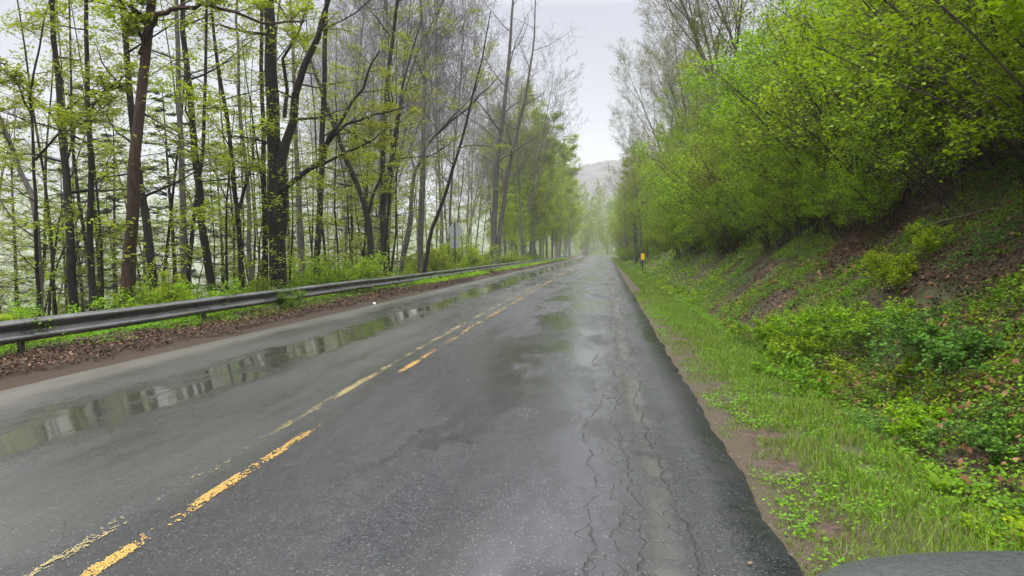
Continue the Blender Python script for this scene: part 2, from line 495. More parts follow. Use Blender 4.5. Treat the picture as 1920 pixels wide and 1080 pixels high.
# ------------------------------------------------------------------ ground, road, centre lines
def grid_sheet(name, xs, ys, zf, mat):
    XX, YY = np.meshgrid(xs, ys)
    ZZ = zf(XX, YY)
    v = np.stack([XX, YY, ZZ], -1).reshape(-1, 3)
    nx, ny = len(xs), len(ys)
    i = np.arange((ny - 1) * (nx - 1))
    r_, c__ = i // (nx - 1), i % (nx - 1)
    a = r_ * nx + c__
    return mk_mesh(name, v, np.stack([a, a + 1, a + nx + 1, a + nx], 1), mat, None, True)

xs = np.unique(np.round(np.concatenate([-np.geomspace(12, 640, 46), np.arange(-12, -6, .2), np.linspace(-6, .8, 10), np.arange(.8, 8, .14), np.geomspace(8, 640, 60), np.arange(-150, 150, 6)]), 3))
ys = np.unique(np.round(np.concatenate([np.linspace(-60, 0, 16), np.arange(0, 30, .2), np.geomspace(30, 1500, 200), np.arange(420, 840, 8)]), 3))
g = obj('ground', grid_sheet('ground', xs, ys, ground, GROUND))
tag(g, kind='structure')

ys = np.unique(np.round(np.concatenate([np.linspace(-58, 0, 16), np.arange(0, 40, .1), np.arange(40, 330, .8)]), 3))
us = np.concatenate([[0], np.linspace(.004, .996, 28), [1]])
EL, ER = edge_l(ys), edge_r(ys)
XX = EL[:, None] + (ER - EL)[:, None] * us[None, :]
YY = np.repeat(ys[:, None], len(us), 1)
XB = XX - bend(ys)[:, None]
crown = .03 * (1 - ((XB + 2.7) / 3.9) ** 2)
ZZ = road_z(YY) + crown - .012 * np.exp(-((XB - .35) / .22) ** 2) - .012 * np.exp(-((XB + 4.75) / .6) ** 2)
ZZ = np.where((us == 0)[None, :] | (us == 1)[None, :], road_z(YY) - .06, ZZ)
v = np.stack([XX, YY, ZZ], -1).reshape(-1, 3)
nx = len(us)
i = np.arange((len(ys) - 1) * (nx - 1))
a = (i // (nx - 1)) * nx + i % (nx - 1)
o = obj('road', mk_mesh('road', v, np.stack([a, a + 1, a + nx + 1, a + nx], 1), ROAD, None, True))
tag(o, kind='structure')

def road_top(x, y):
    return road_z(y) + .03 * (1 - ((x + 2.7) / 3.9) ** 2) - .012 * np.exp(-((x + 4.75) / .6) ** 2)

def paint_line(off, seed, keepf, mat):         # worn paint: chips left on the asphalt
    q, f = [], []
    rn = np.random.RandomState(seed)
    y = 2.2
    V, Fc = [], []
    while y < 150:
        cl = .009 * max(1, y / 6) ** 1.15
        nxc = 15 if y < 14 else (5 if y < 40 else 2)
        wd = .092 / nxc
        for j in range(nxc):
            xx = -.046 + (j + .5) * wd
            n_ = .27 * fbm(y * .7 + seed * 3.1, seed, 3) + .33 * fbm(y * 3.1 + seed * 5.1, xx * 14 + seed, 3) + .40 * fbm((xx + .1) * 110 + seed, y * (40 if y < 14 else 12), 4)
            edge = abs(xx) / .046
            if n_ > keepf(y) + .05 * edge ** 3:
                b = len(V)
                jx, jy = wd * .62, cl * .62
                X0 = float(line_c(y)) + off + xx + rn.uniform(-.004, .004)
                for ax, ay in ((-1, -1), (1, -1), (1, 1), (-1, 1)):
                    px_, py_ = X0 + ax * jx * rn.uniform(.7, 1.1), y + ay * jy * rn.uniform(.7, 1.1)
                    V.append((px_, py_, float(road_top(px_, py_)) + .0045))
                Fc.append((b, b + 1, b + 2, b + 3))
        y += cl
    return mk_mesh('centre_line', V, Fc, mat)
def keep_r(y): return float(np.interp(y, [0, 3.0, 5.9, 6.3, 8.5, 9, 14, 16, 150], [.46, .46, .475, .66, .64, .545, .515, .555, .565]))
def keep_l(y): return float(np.interp(y, [0, 4, 6, 7, 10, 16, 150], [.565, .555, .54, .535, .545, .555, .565]))
tag(obj('centre_line', paint_line(0, 3, keep_r, PAINT)), kind='structure')
tag(obj('centre_line', paint_line(-.28, 8, keep_l, PAINT2)), kind='structure')

# ------------------------------------------------------------------ growing things
class Plant:
    def __init__(s, seed):
        s.r = random.Random(seed)
        s.nr = np.random.RandomState(seed)
        s.tubes = []                            # (part, pts, radii, sides)
        s.lv = []                               # leaf centres
    def walk(s, p, d, L, n, wander, up):
        pts = [p.copy()]
        d = d.normalized()
        q = p.copy()
        for i in range(n):
            d = d + Vector((s.r.gauss(0, wander), s.r.gauss(0, wander), s.r.gauss(0, wander) + up))
            d.normalize()
            q = q + d * (L / n)
            pts.append(q)
        return pts
    def limb(s, p, d, L, r, lvl, sp):
        n = sp['seg'][lvl]
        pts = s.walk(p, d, L, n, sp['wander'][lvl], sp['up'][lvl])
        rad = [max(r * (1 - .82 * i / n), sp.get('rmin', .004)) for i in range(n + 1)]
        s.tubes.append((1 if lvl >= sp.get('crown_from', 1) else 0, pts, rad, sp['sides'][lvl]))
        s.kids(pts, rad, L, lvl + 1, sp)
    def kids(s, pts, rad, L, lvl, sp):
        if lvl - 1 < len(sp['n']) and sp['n'][lvl - 1] > 0:
            num = sp['n'][lvl - 1]
            num = max(1, int(round(num * s.r.uniform(.75, 1.25))))
            az = s.r.uniform(0, 6.28)
            t0 = sp['t0'][lvl - 1]
            for i in range(num):
                t = t0 + (1 - t0) * (i + s.r.uniform(.1, .9)) / num
                x = t * (len(pts) - 1)
                j = min(int(x), len(pts) - 2)
                fr = x - j
                p = pts[j].lerp(pts[j + 1], fr)
                tg = (pts[j + 1] - pts[j]).normalized()
                az += 2.4 + s.r.uniform(-.5, .5)
                u = tg.orthogonal().normalized()
                vv = tg.cross(u)
                ang = R(s.r.gauss(sp['ang'][lvl - 1], 9))
                d = tg * math.cos(ang) + (u * math.cos(az) + vv * math.sin(az)) * math.sin(ang)
                if sp.get('flat') and lvl >= 1:
                    d.z = d.z * (1 - sp['flat']) + .08
                if sp.get('bias') and lvl == 1: d = d + Vector(sp['bias'])
                le = L * sp['ratio'][lvl - 1] * (1 - sp.get('taper', .55) * (t - t0) / (1.001 - t0)) * s.r.uniform(.65, 1.25)
                rr = (rad[j] * (1 - fr) + rad[j + 1] * fr) * sp.get('rr', .55)
                s.limb(p, d, le, rr, lvl, sp)
        if lvl > sp.get('leaf_from', 2) and sp.get('leaves'):
            k_ = sp['leaves'] if lvl > len(sp['n']) else max(1, sp['leaves'] // 2)
            k_ = int(k_ * s.r.uniform(.5, 1.5) + .5)
            sr = sp['spread']
            for _ in range(k_):
                x = s.r.uniform(.15, 1) * (len(pts) - 1)
                j = min(int(x), len(pts) - 2)
                p = pts[j].lerp(pts[j + 1], x - j)
                s.lv.append((p.x + s.r.gauss(0, sr), p.y + s.r.gauss(0, sr), p.z + s.r.gauss(0, sr * sp.get('sz', .6))))
    def trunk(s, pts, rad, sp, sides=9):
        s.tubes.append((0, pts, rad, sides))
        L = sum((pts[i + 1] - pts[i]).length for i in range(len(pts) - 1))
        s.kids(pts, rad, L, 1, sp)
    def leaves(s, size, tilt=.5, jit=.35):
        C = np.array(s.lv, dtype=float).reshape(-1, 3)
        return leaf_quads(C, size, tilt, s.nr, jit)
    def wood(s, part):
        V, Q, b = [], [], 0
        groups = {}
        for pt, pts, rad, sd in s.tubes:
            if pt == part: groups.setdefault((len(pts), sd), []).append((pts, rad))
        for (n, sd), lst in groups.items():
            P = np.array([[tuple(q) for q in pts] for pts, _ in lst], dtype=float)
            Rr = np.array([rad for _, rad in lst], dtype=float)
            T = np.gradient(P, axis=1)
            T /= np.linalg.norm(T, axis=2, keepdims=True) + 1e-9
            m = T.mean(1)
            ref = np.where((np.abs(m[:, 2:3]) > .8), np.array([[1., 0, 0]]), np.array([[0, 0, 1.]]))[:, None, :]
            U = np.cross(T, np.broadcast_to(ref, T.shape))
            U /= np.linalg.norm(U, axis=2, keepdims=True) + 1e-9
            W = np.cross(T, U)
            a = np.arange(sd) * 2 * np.pi / sd
            rg = P[:, :, None, :] + Rr[:, :, None, None] * (U[:, :, None, :] * np.cos(a)[None, None, :, None] + W[:, :, None, :] * np.sin(a)[None, None, :, None])
            B = len(lst)
            V.append(rg.reshape(-1, 3))
            bi = np.arange(B)[:, None, None] * n * sd + np.arange(n - 1)[None, :, None] * sd
            j = np.arange(sd)[None, None, :]
            j2 = (j + 1) % sd
            q = np.stack([bi + j, bi + j2, bi + sd + j2, bi + sd + j], -1).reshape(-1, 4) + b
            Q.append(q)
            b += B * n * sd
        if not V: return np.zeros((0, 3)), np.zeros((0, 4), int)
        return np.concatenate(V), np.concatenate(Q)

def leaf_quads(C, size, tilt, nr, jit=.35, asp=.6):
    n = len(C)
    if n == 0: return np.zeros((0, 3)), np.zeros((0, 4), int)
    N = nr.normal(0, tilt, (n, 3)); N[:, 2] = 1.0
    N /= np.linalg.norm(N, axis=1, keepdims=True)
    az = nr.rand(n) * 2 * np.pi
    D = np.stack([np.cos(az), np.sin(az), np.zeros(n)], 1)
    D -= N * (D * N).sum(1, keepdims=True)
    D /= np.linalg.norm(D, axis=1, keepdims=True) + 1e-9
    W = np.cross(N, D)
    s_ = (size * (1 + nr.uniform(-jit, jit, n)))[:, None]
    k_ = .5 * asp
    v = np.stack([C - D * s_ * .5, C + W * s_ * k_ - D * s_ * .05, C + D * s_ * .5 - N * s_ * .08, C - W * s_ * k_ - D * s_ * .05], 1).reshape(-1, 3)
    return v, np.arange(4 * n).reshape(-1, 4)

def join(parts):                                # [(v, q, mat index, smooth)] -> arrays
    V, Q, M, Sm, b = [], [], [], [], 0
    for v, q, m, sm in parts:
        if len(q) == 0: continue
        V.append(v); Q.append(q + b); M.append(np.full(len(q), m)); Sm.append(np.full(len(q), sm)); b += len(v)
    return np.concatenate(V), np.concatenate(Q), np.concatenate(M), np.concatenate(Sm)

def plant_meshes(P, bark, leaf, size=.08, tilt=.5, name='tree'):
    out = {}
    v, q = P.wood(0)
    if len(q): out['trunk'] = mk_mesh(name + '_trunk', v, q, bark, None, True)
    tv, tq = P.wood(1)
    lv, lq = P.leaves(size, tilt)
    if len(tq) or len(lq):
        v, q, m, sm = join([(tv, tq, 0, True), (lv, lq, 1, False)])
        out['crown'] = mk_mesh(name + '_crown', v, q, [bark, leaf or bark], m, sm)
    return out

def place(name, meshes, loc, label, cat, group=None, rz=0.0, sc=1.0, names=None, lean=(0, 0)):
    r_ = empty(name, loc, rz, sc)
    r_.rotation_euler = (lean[0], lean[1], rz)
    tag(r_, label, cat, group)
    for k_, me in meshes.items():
        obj((names or {}).get(k_, k_), me, r_)
    return r_

RNG = random.Random(11)

# specs ------------------------------------------------------------
BARE = dict(n=[15, 9, 6, 4], t0=[.38, .22, .2, .2], ang=[38, 38, 36, 34], ratio=[.36, .48, .5, .5], seg=[0, 6, 4, 3, 2], wander=[0, .10, .13, .14, .12],
            up=[0, .09, .07, .06, .04], sides=[8, 5, 3, 3, 3], crown_from=2, rr=.5, rmin=.006, taper=.5)
def bare_tree(seed, H, r0, leafy=0, fork=True, lean=.0):
    P = Plant(seed)
    sp = dict(BARE)
    if leafy: sp.update(leaves=leafy, spread=.22, leaf_from=3)
    d = Vector((P.r.gauss(0, .05) + lean, P.r.gauss(0, .05), 1))
    pts = P.walk(Vector((0, 0, -.6)), d, H, 10, .035, .02)
    rad = [r0 * (1.25 if i == 0 else 1) * (1 - .93 * (i / 10) ** .9) + .012 for i in range(11)]
    P.trunk(pts, rad, sp)
    if fork:
        sp2 = dict(sp); sp2['n'] = [9, 7, 5, 3]
        k_ = P.r.choice([3, 4])
        d2 = Vector((P.r.gauss(0, .25), P.r.gauss(0, .25), 1))
        pts2 = P.walk(pts[k_], d2, H * .58, 8, .05, .05)
        P.trunk(pts2, [rad[k_] * .75 * (1 - .9 * i / 8) + .01 for i in range(9)], sp2)
    return P

GREEN = dict(n=[16, 9, 6], t0=[.16, .15, .1], ang=[58, 48, 42], ratio=[.30, .42, .45], seg=[0, 5, 3, 2], wander=[0, .12, .14, .14], up=[0, .10, .05, .0],
             sides=[7, 4, 3, 3], crown_from=1, leaves=13, spread=.26, leaf_from=2, rr=.42, rmin=.006, flat=.12, taper=.65, sz=.55)
def green_tree(seed, H, r0, leaves=13, spread=.26, **kw):
    P = Plant(seed)
    sp = dict(GREEN); sp.update(leaves=leaves, spread=spread); sp.update(kw)
    pts = P.walk(Vector((0, 0, -.5)), Vector((P.r.gauss(0, .05), P.r.gauss(0, .05), 1)), H, 9, .04, .02)
    rad = [r0 * (1 - .93 * i / 9) + .012 for i in range(10)]
    P.trunk(pts, rad, sp)
    return P

SAP = dict(n=[12, 6, 4], t0=[.22, .2, .15], ang=[68, 45, 40], ratio=[.34, .42, .5], seg=[0, 5, 3, 2], wander=[0, .08, .12, .12], up=[0, .01, -.01, -.02],
           sides=[6, 3, 3, 3], crown_from=1, leaves=6, spread=.07, leaf_from=2, rr=.4, rmin=.003, flat=.6, taper=.55, sz=.45)
def sapling(seed, H, r0, leaves=6, spread=.09, **kw):
    P = Plant(seed)
    sp = dict(SAP); sp.update(leaves=leaves, spread=spread); sp.update(kw)
    pts = P.walk(Vector((0, 0, -.4)), Vector((P.r.gauss(0, .12), P.r.gauss(0, .12), 1)), H, 8, .06, .04)
    rad = [r0 * (1 - .9 * i / 8) + .005 for i in range(9)]
    P.trunk(pts, rad, sp)
    return P

def shrub(seed, H, stems, leaves, spread, lean=(-.45, 0), lo=.35, fine=7, ratio=.30):
    P = Plant(seed)
    sp = dict(n=[fine, 6, 3], t0=[lo, .15, .1], ang=[38, 42, 45], ratio=[ratio, .5, .5], seg=[0, 4, 3, 2], wander=[0, .14, .16, .16], up=[0, .01, .0, -.02],
              sides=[5, 3, 3, 3], crown_from=1, leaves=leaves, spread=spread, leaf_from=2, rr=.5, rmin=.003, taper=.45, sz=.8)
    for i in range(stems):
        a = P.r.uniform(0, 6.28)
        b = Vector((P.r.gauss(0, .28), P.r.gauss(0, .4), -.25))
        d = Vector((math.cos(a) * .42 + lean[0], math.sin(a) * .5 + lean[1], 1))
        L = H * P.r.uniform(.65, 1.15)
        pts = [Vector((0, 0, -.35))] + P.walk(b, d, L, 7, .07, -.035)
        r0 = .003 + .0068 * H * P.r.uniform(.6, 1.2)
        P.trunk(pts, [r0 * (1 - .85 * k_ / 8) + .003 for k_ in range(9)], sp, 6)
    return P

def hemlock(seed, H, r0):
    P = Plant(seed)
    sp = dict(n=[44, 9, 5], t0=[.10, .12, .1], ang=[88, 50, 45], ratio=[.24, .34, .35], seg=[0, 4, 3, 2], wander=[0, .05, .08, .1], up=[0, -.01, -.02, -.03],
              sides=[8, 3, 3, 3], crown_from=1, leaves=7, spread=.05, leaf_from=2, rr=.3, rmin=.004, flat=.7, taper=.8, sz=.25)
    pts = P.walk(Vector((0, 0, -.5)), Vector((0, 0, 1)), H, 9, .015, .01)
    P.trunk(pts, [r0 * (1 - .95 * i / 9) + .012 for i in range(10)], sp)
    return P

# ------------------------------------------------------------------ guardrail
gr = empty('guardrail', (RAILX, 0, 0))
tag(gr, 'long wet grey steel guardrail running beside the road in front of the woods', 'guardrail')
prof = [(-.012, .160), (.010, .158), (.030, .150), (.058, .128), (.070, .112), (.072, .092), (.060, .074), (.030, .046), (.008, .024), (0, .010), (0, -.010),
        (.008, -.024), (.030, -.046), (.060, -.074), (.072, -.092), (.070, -.112), (.058, -.128), (.030, -.150), (.010, -.158), (-.012, -.160)]
back = [(a - .007, b) for a, b in prof[::-1]]
ring = prof + back
RZ = .445
def rail_z(y): return road_z(y) + RZ + .02 * (fbm(np.asarray(y) * .25, 2.2, 2) - .5) * 2
def rail_x(y): return .05 * (fbm(np.asarray(y) * .12, 5.1, 2) - .5) * 2 - np.interp(y, [-40, 0, 160, 185], [0, 0, 0, .8])
step, PITCH = .6, 4.8
POST0 = 14.2 - 6 * PITCH
k0 = 0
sections = [(POST0 + i * PITCH, POST0 + (i + 1) * PITCH) for i in range(40)]
for (y0, y1) in sections:
    if y0 > 172: break
    lap = .16
    yy = np.arange(y0, y1 + lap + .01, (y1 + lap - y0) / 8)
    V, Q = [], []
    for j, y in enumerate(yy):
        off = .004 if j == len(yy) - 1 or False else 0.0
        sh = .0045 * (1 - (y - y0) / (y1 - y0))   # each length laps over the next one
        for a, b in ring:
            V.append((float(rail_x(y)) + a + sh, y, float(rail_z(y)) + b))
    n = len(ring)
    for j in range(len(yy) - 1):
        for i in range(n):
            Q.append((j * n + i, j * n + (i + 1) % n, (j + 1) * n + (i + 1) % n, (j + 1) * n + i))
    o = obj('rail', mk_mesh('rail', V, Q, STEEL, None, True), gr)
    for by in (y0 + .04, y0 + .12):
        for bz in (-.045, .045):
            if y0 > 30: continue
            bm = MB()
            bm.lathe([(.016, 0), (.016, .008), (.008, .013)], 8, Matrix.Translation((float(rail_x(by)) + .040, by, float(rail_z(by)) + bz)) @ Matrix.Rotation(R(90), 4, 'Y'))
            bm.build('bolt', POST, o)
    b = MB()
    pz = float(ground(RAILX, y0))
    top = float(rail_z(y0)) + .12
    for dx, dy, w_, d_ in ((-.055, 0, .008, .075), (-.115, 0, .008, .075), (-.085, 0, .052, .008)):
        b.box((float(rail_x(y0)) + dx, y0 + .08, (top + pz - .3) / 2), (w_, d_, top - pz + .3))
    b.build('post', POST, gr)

# ------------------------------------------------------------------ signs and small roadside things
def sign_back():
    y = 44.0
    base = at(853, 505, y)
    x, zb = base.x, float(ground(base.x, y))
    e_ = empty('road_sign', (x, y, zb))
    tag(e_, 'grey diamond road sign seen from behind on a dark post past the guardrail', 'road sign')
    k_ = y / F
    zc = at(853, 432, y).z - zb
    s2 = 17.5 * k_
    b = MB()
    pts = []
    for (cx, cz), (ax, az) in zip(((s2, 0), (0, s2), (-s2, 0), (0, -s2)), ((0, 1), (-1, 0), (0, -1), (1, 0))):
        pts += [(cx * .93 - ax * s2 * .07 * 0 - az * 0 + (-.0), cz * .93)] if False else []
    c_ = .10
    for (cx, cz) in ((1, 0), (0, 1), (-1, 0), (0, -1)):
        t_ = (-cz, cx)
        pts += [(s2 * (cx * (1 - c_) - t_[0] * c_), zc + s2 * (cz * (1 - c_) - t_[1] * c_)), (s2 * cx * .97, zc + s2 * cz * .97), (s2 * (cx * (1 - c_) + t_[0] * c_), zc + s2 * (cz * (1 - c_) + t_[1] * c_))]
    b.prism(pts, .03, .034)
    b.build('sign_panel', SIGNBACK, e_)
    z1, z0 = at(853, 448, y).z - zb, at(853, 465, y).z - zb
    b = MB(); hw = 8.5 * k_
    b.prism([(-hw, z0), (hw, z0), (hw, z1), (-hw, z1)], .03, .034)
    b.build('advisory_plate', SIGNBACK, e_, bevel=.002)
    b = MB()
    top = zc + s2 * .95
    b.box((0, 0, (top - .4) / 2), (.064, .006, top + .4)).box((-.035, .012, (top - .4) / 2), (.006, .03, top + .4)).box((.035, .012, (top - .4) / 2), (.006, .03, top + .4))
    b.build('post', POSTDARK, e_)
sign_back()

def marker():
    y = 60.0
    p = at(1205, 503, y)
    zb = float(ground(p.x, y))
    e_ = empty('roadside_marker', (p.x, y, zb))
    tag(e_, 'short dark post with a bright yellow reflector plate standing in the verge grass', 'marker post')
    ztop = at(1205, 475, y).z - zb
    zm = at(1205, 487, y).z - zb
    b = MB()
    b.prism([(-.06, -.2), (.06, -.2), (.06, zm), (.045, zm + .1), (-.045, zm + .1), (-.06, zm)], -.03, .03)
    b.build('post', POSTDARK, e_, bevel=.01)
    b = MB()
    hw, r_ = .135, .05
    pts = [(-hw + r_, zm), (hw - r_, zm), (hw, zm + r_), (hw, ztop - r_), (hw - r_, ztop), (-hw + r_, ztop), (-hw, ztop - r_), (-hw, zm + r_)]
    b.prism(pts, -.05, -.032)
    b.build('reflector_plate', YELLOW, e_)
marker()

def white_sign():
    y = 150.0
    p = at(1151, 467, y)
    zb = float(ground(p.x, y))
    e_ = empty('route_sign', (p.x, y, zb))
    tag(e_, 'tiny white sign on a dark post far off where the road disappears', 'road sign')
    zc = p.z - zb
    b = MB(); b.prism([(-.24, zc - .32), (.24, zc - .32), (.24, zc + .32), (-.24, zc + .32)], -.045, -.04); b.build('sign_panel', WHITE, e_, bevel=.001)
    b = MB(); b.box((0, 0, (zc + .25) / 2 - .2), (.07, .07, zc + .65)); b.build('post', POSTDARK, e_)
white_sign()

def log(name, p0, p1, r0, r1, label, cat, mat=BARK_DEAD, stubs=3, seed=1):
    P = Plant(seed)
    d = p1 - p0
    pts = [p0 + d * (i / 7) + Vector((P.r.gauss(0, .02), P.r.gauss(0, .02), P.r.gauss(0, .015))) * (d.length * .25) for i in range(8)]
    rad = [r0 + (r1 - r0) * i / 7 for i in range(8)]
    b0 = Vector(pts[0])
    pts = [q - b0 for q in pts]
    P.tubes.append((0, pts, rad, 8))
    P.tubes.append((0, [pts[0] - d.normalized() * .001, pts[0]], [.001, rad[0]], 8))
    for i in range(stubs):
        j = P.r.randint(2, 6)
        q = P.walk(pts[j], Vector((P.r.gauss(0, 1), P.r.gauss(0, 1), .5)), d.length * P.r.uniform(.12, .3), 3, .15, .0)
        P.tubes.append((0, q, [rad[j] * .5, rad[j] * .4, rad[j] * .3, rad[j] * .15], 5))
    v, q = P.wood(0)
    o = obj(name, mk_mesh(name, v, q, mat, None, True), None, b0)
    return tag(o, label, cat)
def gp(x, y, up=0.0): return Vector((x, y, float(ground(x, y)) + up))
log('fallen_log', gp(3.35, 52, .10), gp(5.0, 54.2, .28), .11, .07, 'dark fallen log lying on the bank just past the yellow marker', 'log', BARK_GREY, 2, 4)
log('fallen_branch', gp(5.2, 13.6, .12), gp(5.9, 10.6, .25), .022, .008, 'long bare fallen branch lying along the bank under the thicket', 'branch', BARK_DEAD, 4, 7)
log('fallen_branch', gp(5.6, 9.0, .25), gp(6.4, 11.9, .6), .018, .006, 'pale dead stick leaning under the thicket on bare brown soil', 'branch', BARK_DEAD, 3, 9)
log('fallen_branch', gp(5.9, 8.4, .1), gp(7.0, 10.4, .3), .02, .007, 'crooked dead branch lying on bare soil at the top of the bank', 'branch', BARK_DEAD, 4, 12)
log('fallen_branch', gp(5.1, 7.8, .1), gp(5.8, 10.2, .2), .016, .006, 'short dead stick lying in leaves high on the bank', 'branch', BARK_STEM, 2, 15)

def rock(name, loc, s, label, cat, mat, seed):
    nr = np.random.RandomState(seed)
    n, m = 9, 14
    V, Q = [], []
    for i in range(n):
        th = math.pi * (i + .02) / (n - 1 + .04)
        for j in range(m):
            ph = 2 * math.pi * j / m
            d = np.array([math.sin(th) * math.cos(ph), math.sin(th) * math.sin(ph), math.cos(th)])
            r_ = .75 + .5 * fbm(d[0] * 1.7 + seed * 5 + 9, d[1] * 1.7 + d[2] * 2.1 + 9, 3)
            V.append(tuple(d * r_ * np.array(s)))
    for i in range(n - 1):
        for j in range(m):
            Q.append((i * m + j, i * m + (j + 1) % m, (i + 1) * m + (j + 1) % m, (i + 1) * m + j))
    return tag(obj(name, mk_mesh(name, V, Q, mat), None, loc), label, cat)
rock('stone', gp(2.95, 12.4, .0), (.15, .10, .07), 'pale grey stone poking out of the green plants beyond the ditch', 'stone', STONE, 3)
rock('litter_scrap', Vector((-6.72, 21.2, float(ground(-6.72, 21.2)) + .05)), (.045, .035, .035), 'small white scrap of litter at the leafy road edge below the guardrail', 'litter', WHITE, 6)
rock('stone', gp(5.25, 7.2, .02), (.16, .13, .07), 'flat grey stone half buried in leaves on the bank', 'stone', STONE, 8)

# ------------------------------------------------------------------ parked car (only its bonnet corner reaches the frame)
def car():
    P_CAR = NT('dark_grey_paint')
    nz = P_CAR.noise(P_CAR.n('ShaderNodeTexCoord').outputs['Object'], 60, 2)
    dv = P_CAR.n('ShaderNodeTexVoronoi', {'Vector': P_CAR.n('ShaderNodeTexCoord').outputs['Object'], 'Scale': 75.0})
    drop = P_CAR.math('MULTIPLY', P_CAR.rng(dv.outputs['Distance'], .42, .12), P_CAR.rng(dv.outputs['Color'], .45, .5))
    sh = P_CAR.pbr((.052, .056, .060), P_CAR.mixf(drop, P_CAR.rng(nz, .4, .65, .26, .34), .06), .2, .5, P_CAR.bump(drop, .25, .002))
    paint = P_CAR.done(sh)
    glass = mat_flat('tinted_glass', (.012, .014, .015), .06)
    rubber = mat_flat('tyre_rubber', (.018, .018, .018), .8)
    alloy = mat_flat('alloy_rim', (.42, .42, .43), .3, .8)
    lamp = mat_flat('lamp_glass', (.6, .62, .64), .1)
    trim = mat_flat('black_trim', (.02, .02, .021), .5)
    red = mat_flat('tail_lamp', (.35, .01, .01), .2)
    cx, L = 1.19, 4.6
    e_ = empty('parked_car', (cx, 1.57, .043))
    tag(e_, 'dark grey car with only a wet bonnet corner showing beside the verge', 'car')
    # lower body sections: (y from nose, half width, z bottom, z shoulder, z top of bonnet/deck)
    secs = [(0.0, .62, .45, .70, .80), (-.03, .74, .36, .84, .955), (-.10, .83, .30, .93, 1.012), (-.22, .885, .26, .97, 1.035), (-.5, .92, .24, .985, 1.055), (-1.0, .94, .24, 1.0, 1.085),
            (-1.5, .945, .24, 1.01, 1.11), (-2.5, .945, .24, 1.02, 1.10), (-3.6, .94, .25, 1.03, 1.10), (-4.3, .90, .30, 1.03, 1.08), (-4.55, .84, .38, .98, 1.02), (-4.6, .78, .45, .90, .93)]
    V, Q = [], []
    for y, hw, z0, z1, z2 in secs:
        half = [(0, z0), (hw * .8, z0), (hw * .97, z0 + .07), (hw, z0 + .22), (hw, (z0 + z1) * .55), (hw * .985, z1 - .06), (hw * .955, z1), (hw * .88, z1 + (z2 - z1) * .45), (hw * .72, z1 + (z2 - z1) * .78), (hw * .4, z1 + (z2 - z1) * .95), (0, z2)]
        full = half + [(-a, b) for a, b in half[-2:0:-1]]
        V += [(a, y, b) for a, b in full]
    n = 20
    for i in range(len(secs) - 1):
        for j in range(n):
            Q.append((i * n + j, i * n + (j + 1) % n, (i + 1) * n + (j + 1) % n, (i + 1) * n + j))
    mb = MB(); mb.add(V, Q + [tuple(range(n)), tuple(range((len(secs) - 1) * n, len(secs) * n))[::-1]])
    o = mb.build('body', paint, e_, smooth=True)
    md = o.modifiers.new('sub', 'SUBSURF'); md.levels = 2; md.render_levels = 2
    # cabin: glasshouse and roof
    cab = [(-1.35, .80, 1.085, 1.10), (-2.0, .76, 1.08, 1.60), (-2.5, .72, 1.08, 1.70), (-3.6, .71, 1.08, 1.69), (-4.25, .74, 1.06, 1.45), (-4.5, .76, 1.0, 1.06)]
    V, Q = [], []
    for y, hw, z0, z1 in cab:
        V += [(-hw, y, z0), (-hw * .98, y, z0 + (z1 - z0) * .3), (-hw * .84, y, z0 + (z1 - z0) * .9), (-hw * .7, y, z1), (hw * .7, y, z1), (hw * .84, y, z0 + (z1 - z0) * .9), (hw * .98, y, z0 + (z1 - z0) * .3), (hw, y, z0)]
    for i in range(len(cab) - 1):
        for j in range(7):
            Q.append((i * 8 + j, i * 8 + j + 1, (i + 1) * 8 + j + 1, (i + 1) * 8 + j))
    mb = MB(); mb.add(V, Q); mb.build('window', glass, e_, smooth=True)
    mb = MB()
    rv = [(-2.02, .54, 1.615), (-2.5, .52, 1.715), (-3.6, .51, 1.705), (-4.2, .54, 1.49)]
    for (ya, wa, za), (yb, wb, zb) in zip(rv, rv[1:]):
        mb.add([(-wa, ya, za), (wa, ya, za), (wb, yb, zb), (-wb, yb, zb), (-wa, ya, za - .03), (wa, ya, za - .03), (wb, yb, zb - .03), (-wb, yb, zb - .03)],
               [(0, 1, 2, 3), (7, 6, 5, 4), (0, 4, 5, 1), (2, 6, 7, 3), (0, 3, 7, 4), (1, 5, 6, 2)])
    mb.build('roof', paint, e_)
    for sx in (-1, 1):
        for wy in (-.9, -3.65):
            M = Matrix.Translation((sx * .86, wy, .34)) @ Matrix.Rotation(R(90), 4, 'Y')
            t_ = MB().lathe([(.22, -.11), (.31, -.11), (.335, -.08), (.34, 0), (.335, .08), (.31, .11), (.22, .11)], 28, M).build('wheel', rubber, e_, smooth=True)
            M2 = Matrix.Translation((sx * .86, wy, .34)) @ Matrix.Rotation(R(90 * sx), 4, 'Y')
            MB().lathe([(.215, .09), (.215, .112), (.19, .118), (.16, .10), (.06, .11), (.05, .12)], 20, M2).build('rim', alloy, t_)
        MB().box((sx * .66, -.045, .80), (.22, .12, .12)).build('headlight', lamp, e_, bevel=.03)
        MB().box((sx * .70, -4.585, .85), (.2, .06, .14)).build('tail_light', red, e_, bevel=.02)
        MB().box((sx * 1.0, -1.75, 1.14), (.19, .11, .14)).build('wing_mirror', paint, e_, bevel=.04)
        for dy in (-2.55, -3.45): MB().box((sx * .952, dy, .93), (.03, .16, .03)).build('door_handle', trim, e_, bevel=.01)
    MB().box((0, -.005, .66), (.9, .04, .18)).build('grille', trim, e_, bevel=.02)
    MB().box((0, -.005, .42), (1.1, .05, .14)).build('bumper', trim, e_, bevel=.02)
car()

